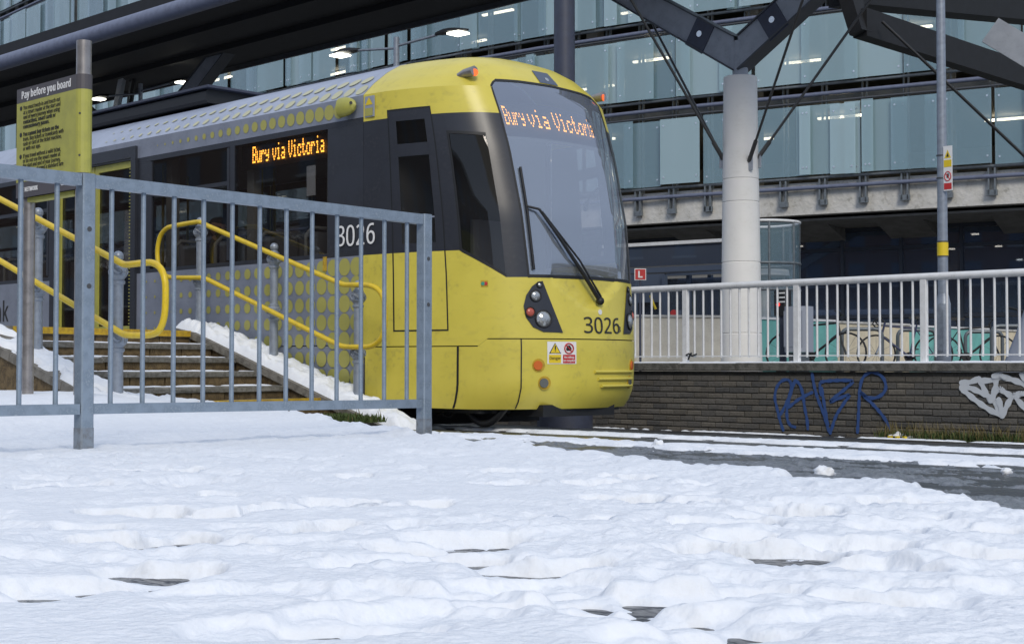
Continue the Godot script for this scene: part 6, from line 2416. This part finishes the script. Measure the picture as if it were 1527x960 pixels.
# ---------------------------------------------------------------- passenger
# bones are [from, to, radius, radius, colour]; their distances are joined smoothly and meshed as surface nets
func net(b: MB, bones: Array, cell: float, k: float):
	var lo := Vector3.INF
	var hi := -Vector3.INF
	for q in bones:
		var r: float = maxf(q[2], q[3]) + cell * 3.0
		lo = lo.min(q[0].min(q[1]) - Vector3.ONE * r)
		hi = hi.max(q[0].max(q[1]) + Vector3.ONE * r)
	var nx := int((hi.x - lo.x) / cell) + 2
	var ny := int((hi.y - lo.y) / cell) + 2
	var nz := int((hi.z - lo.z) / cell) + 2
	var g := PackedFloat32Array()
	g.resize(nx * ny * nz)
	g.fill(0.2)
	var own := PackedByteArray()
	own.resize(nx * ny * nz)
	for bi in bones.size():
		var q: Array = bones[bi]
		var a: Vector3 = q[0]
		var ab: Vector3 = q[1] - a
		var il := 1.0 / maxf(ab.length_squared(), 1e-9)
		var r: float = maxf(q[2], q[3]) + k + cell * 2.0
		var p0: Vector3 = (a.min(q[1]) - Vector3.ONE * r - lo) / cell
		var p1: Vector3 = (a.max(q[1]) + Vector3.ONE * r - lo) / cell
		for z in range(maxi(int(p0.z), 0), mini(int(p1.z) + 1, nz)):
			for y in range(maxi(int(p0.y), 0), mini(int(p1.y) + 1, ny)):
				for x in range(maxi(int(p0.x), 0), mini(int(p1.x) + 1, nx)):
					var p := lo + Vector3(x, y, z) * cell
					var t := clampf((p - a).dot(ab) * il, 0.0, 1.0)
					var d: float = p.distance_to(a + ab * t) - lerpf(q[2], q[3], t)
					var id := (z * ny + y) * nx + x
					var o := g[id]
					if d < o: own[id] = bi
					var h := maxf(k - absf(d - o), 0.0) / k
					g[id] = minf(d, o) - h * h * k * 0.25
	var vid := {}
	var vs := []
	var cs := []
	var ofs := [0, 1, nx, nx + 1, nx * ny, nx * ny + 1, nx * ny + nx, nx * ny + nx + 1]
	var ed := [[0, 1], [2, 3], [4, 5], [6, 7], [0, 2], [1, 3], [4, 6], [5, 7], [0, 4], [1, 5], [2, 6], [3, 7]]
	for z in nz - 1:
		for y in ny - 1:
			for x in nx - 1:
				var id := (z * ny + y) * nx + x
				var m := 0
				for c in 8:
					if g[id + ofs[c]] < 0.0: m |= 1 << c
				if m == 0 or m == 255: continue
				var s := Vector3.ZERO
				var n := 0
				for e in ed:
					var va := g[id + ofs[e[0]]]
					var vb := g[id + ofs[e[1]]]
					if (va < 0.0) != (vb < 0.0):
						var t := va / (va - vb)
						var pa := Vector3(e[0] & 1, (e[0] >> 1) & 1, e[0] >> 2)
						var pb := Vector3(e[1] & 1, (e[1] >> 1) & 1, e[1] >> 2)
						s += pa.lerp(pb, t)
						n += 1
				vid[id] = vs.size()
				vs.append(lo + (Vector3(x, y, z) + s / n) * cell)
				cs.append(bones[own[id]][4])
	var nn := []
	nn.resize(vs.size())
	nn.fill(Vector3.ZERO)
	var quads := []
	for id in vid:
		var x: int = id % nx
		var y: int = (id / nx) % ny
		var z: int = id / (nx * ny)
		for ax in 3:
			var st: int = [1, nx, nx * ny][ax]
			if (g[id] < 0.0) == (g[id + st] < 0.0): continue
			var u: int = [nx, nx * ny, 1][ax]
			var w: int = [nx * ny, 1, nx][ax]
			if not (vid.has(id - u) and vid.has(id - w) and vid.has(id - u - w)): continue
			var f := [vid[id], vid[id - u], vid[id - u - w], vid[id - w]]
			if g[id] >= 0.0: f.reverse()
			quads.append(f)
			var fn: Vector3 = (vs[f[2]] - vs[f[0]]).cross(vs[f[3]] - vs[f[1]])
			for i in f: nn[i] += fn
	for f in quads:
		for i in [0, 2, 1, 0, 3, 2]:
			b.st.set_color(cs[f[i]])
			b.v(vs[f[i]], nn[f[i]].normalized())
func build_passenger():
	var hc := at_z(324, 349, -.36)
	var c := hc
	c.y = 2.10
	var seat_y := 1.38
	var o := Vector3(c.x - .02, .92, c.z)
	var t := thing("person", "seated passenger in a navy jacket looking ahead inside the tram window", "person", o)
	var navy := Color(.022, .028, .055)
	var trou := Color(.02, .02, .022)
	var skin := Color(.40, .24, .17)
	var mask := Color(.035, .03, .03)
	var hip := o + Vector3(-.04, seat_y - .92 + .10, 0)
	var chest := o + Vector3(-.02, seat_y - .92 + .42, 0)
	var neck := o + Vector3(.0, seat_y - .92 + .56, 0)
	var bones := [[hip, hip + Vector3(0, .12, 0), .15, .14, navy], [hip + Vector3(0, .12, 0), chest, .14, .15, navy]]
	for s in [-1, 1]:
		var sh := chest + Vector3(0, .09, .17 * s)
		bones.append([chest + Vector3(0, .05, .05 * s), sh, .12, .075, navy])
		var el := sh + Vector3(.06, -.27, .05 * s)
		bones.append([sh, el, .062, .052, navy])
		# forearms end in the jacket pockets
		bones.append([el, hip + Vector3(.14, .08, .10 * s), .050, .050, navy])
		var kn := hip + Vector3(.44, .0, .10 * s)
		bones.append([hip + Vector3(.02, -.02, .09 * s), kn, .095, .068, trou])
		var an := kn + Vector3(.0, -.40, 0)
		bones.append([kn, an, .062, .042, trou])
		bones.append([an + Vector3(-.03, -.03, 0), an + Vector3(.15, -.05, .01 * s), .042, .035, mask])
	bones.append([chest + Vector3(0, .10, 0), neck + Vector3(0, .03, 0), .10, .062, navy])
	bones.append([neck, neck + Vector3(.02, .09, 0), .056, .054, skin])
	var b := MB.new()
	net(b, bones, .016, .05)
	var hd := neck + Vector3(.035, .17, 0)
	# head: skull, jaw, nose, ears, and a dark mask over the lower face
	net(b, [[hd + Vector3(-.02, .03, 0), hd + Vector3(.01, .02, 0), .092, .088, skin], [hd + Vector3(.03, -.03, 0), hd + Vector3(.045, -.075, 0), .062, .048, mask], [hd + Vector3(.085, .02, 0), hd + Vector3(.112, -.018, 0), .012, .017, skin], [hd + Vector3(-.005, .02, .088), hd + Vector3(-.01, -.02, .085), .014, .010, skin], [hd + Vector3(-.005, .02, -.088), hd + Vector3(-.01, -.02, -.085), .014, .010, skin], [neck + Vector3(.02, .06, 0), hd, .05, .06, skin]], .0075, .022)
	var pm := StandardMaterial3D.new()
	pm.vertex_color_use_as_albedo = true
	pm.roughness = .75
	part(t, "body", b, pm)
	b = MB.new()
	for s in [-1, 1]: b.ball(hd + Vector3(.082, .022, .034 * s), .013, 8)
	part(t, "eyes", b, M.black_print)
	b = MB.new()
	net(b, [[hd + Vector3(-.035, .06, 0), hd + Vector3(.03, .085, 0), .088, .062, Color.BLACK], [hd + Vector3(-.06, .0, 0), hd + Vector3(-.05, -.04, 0), .075, .055, Color.BLACK]], .01, .03)
	part(t, "hair", b, M.black_print)
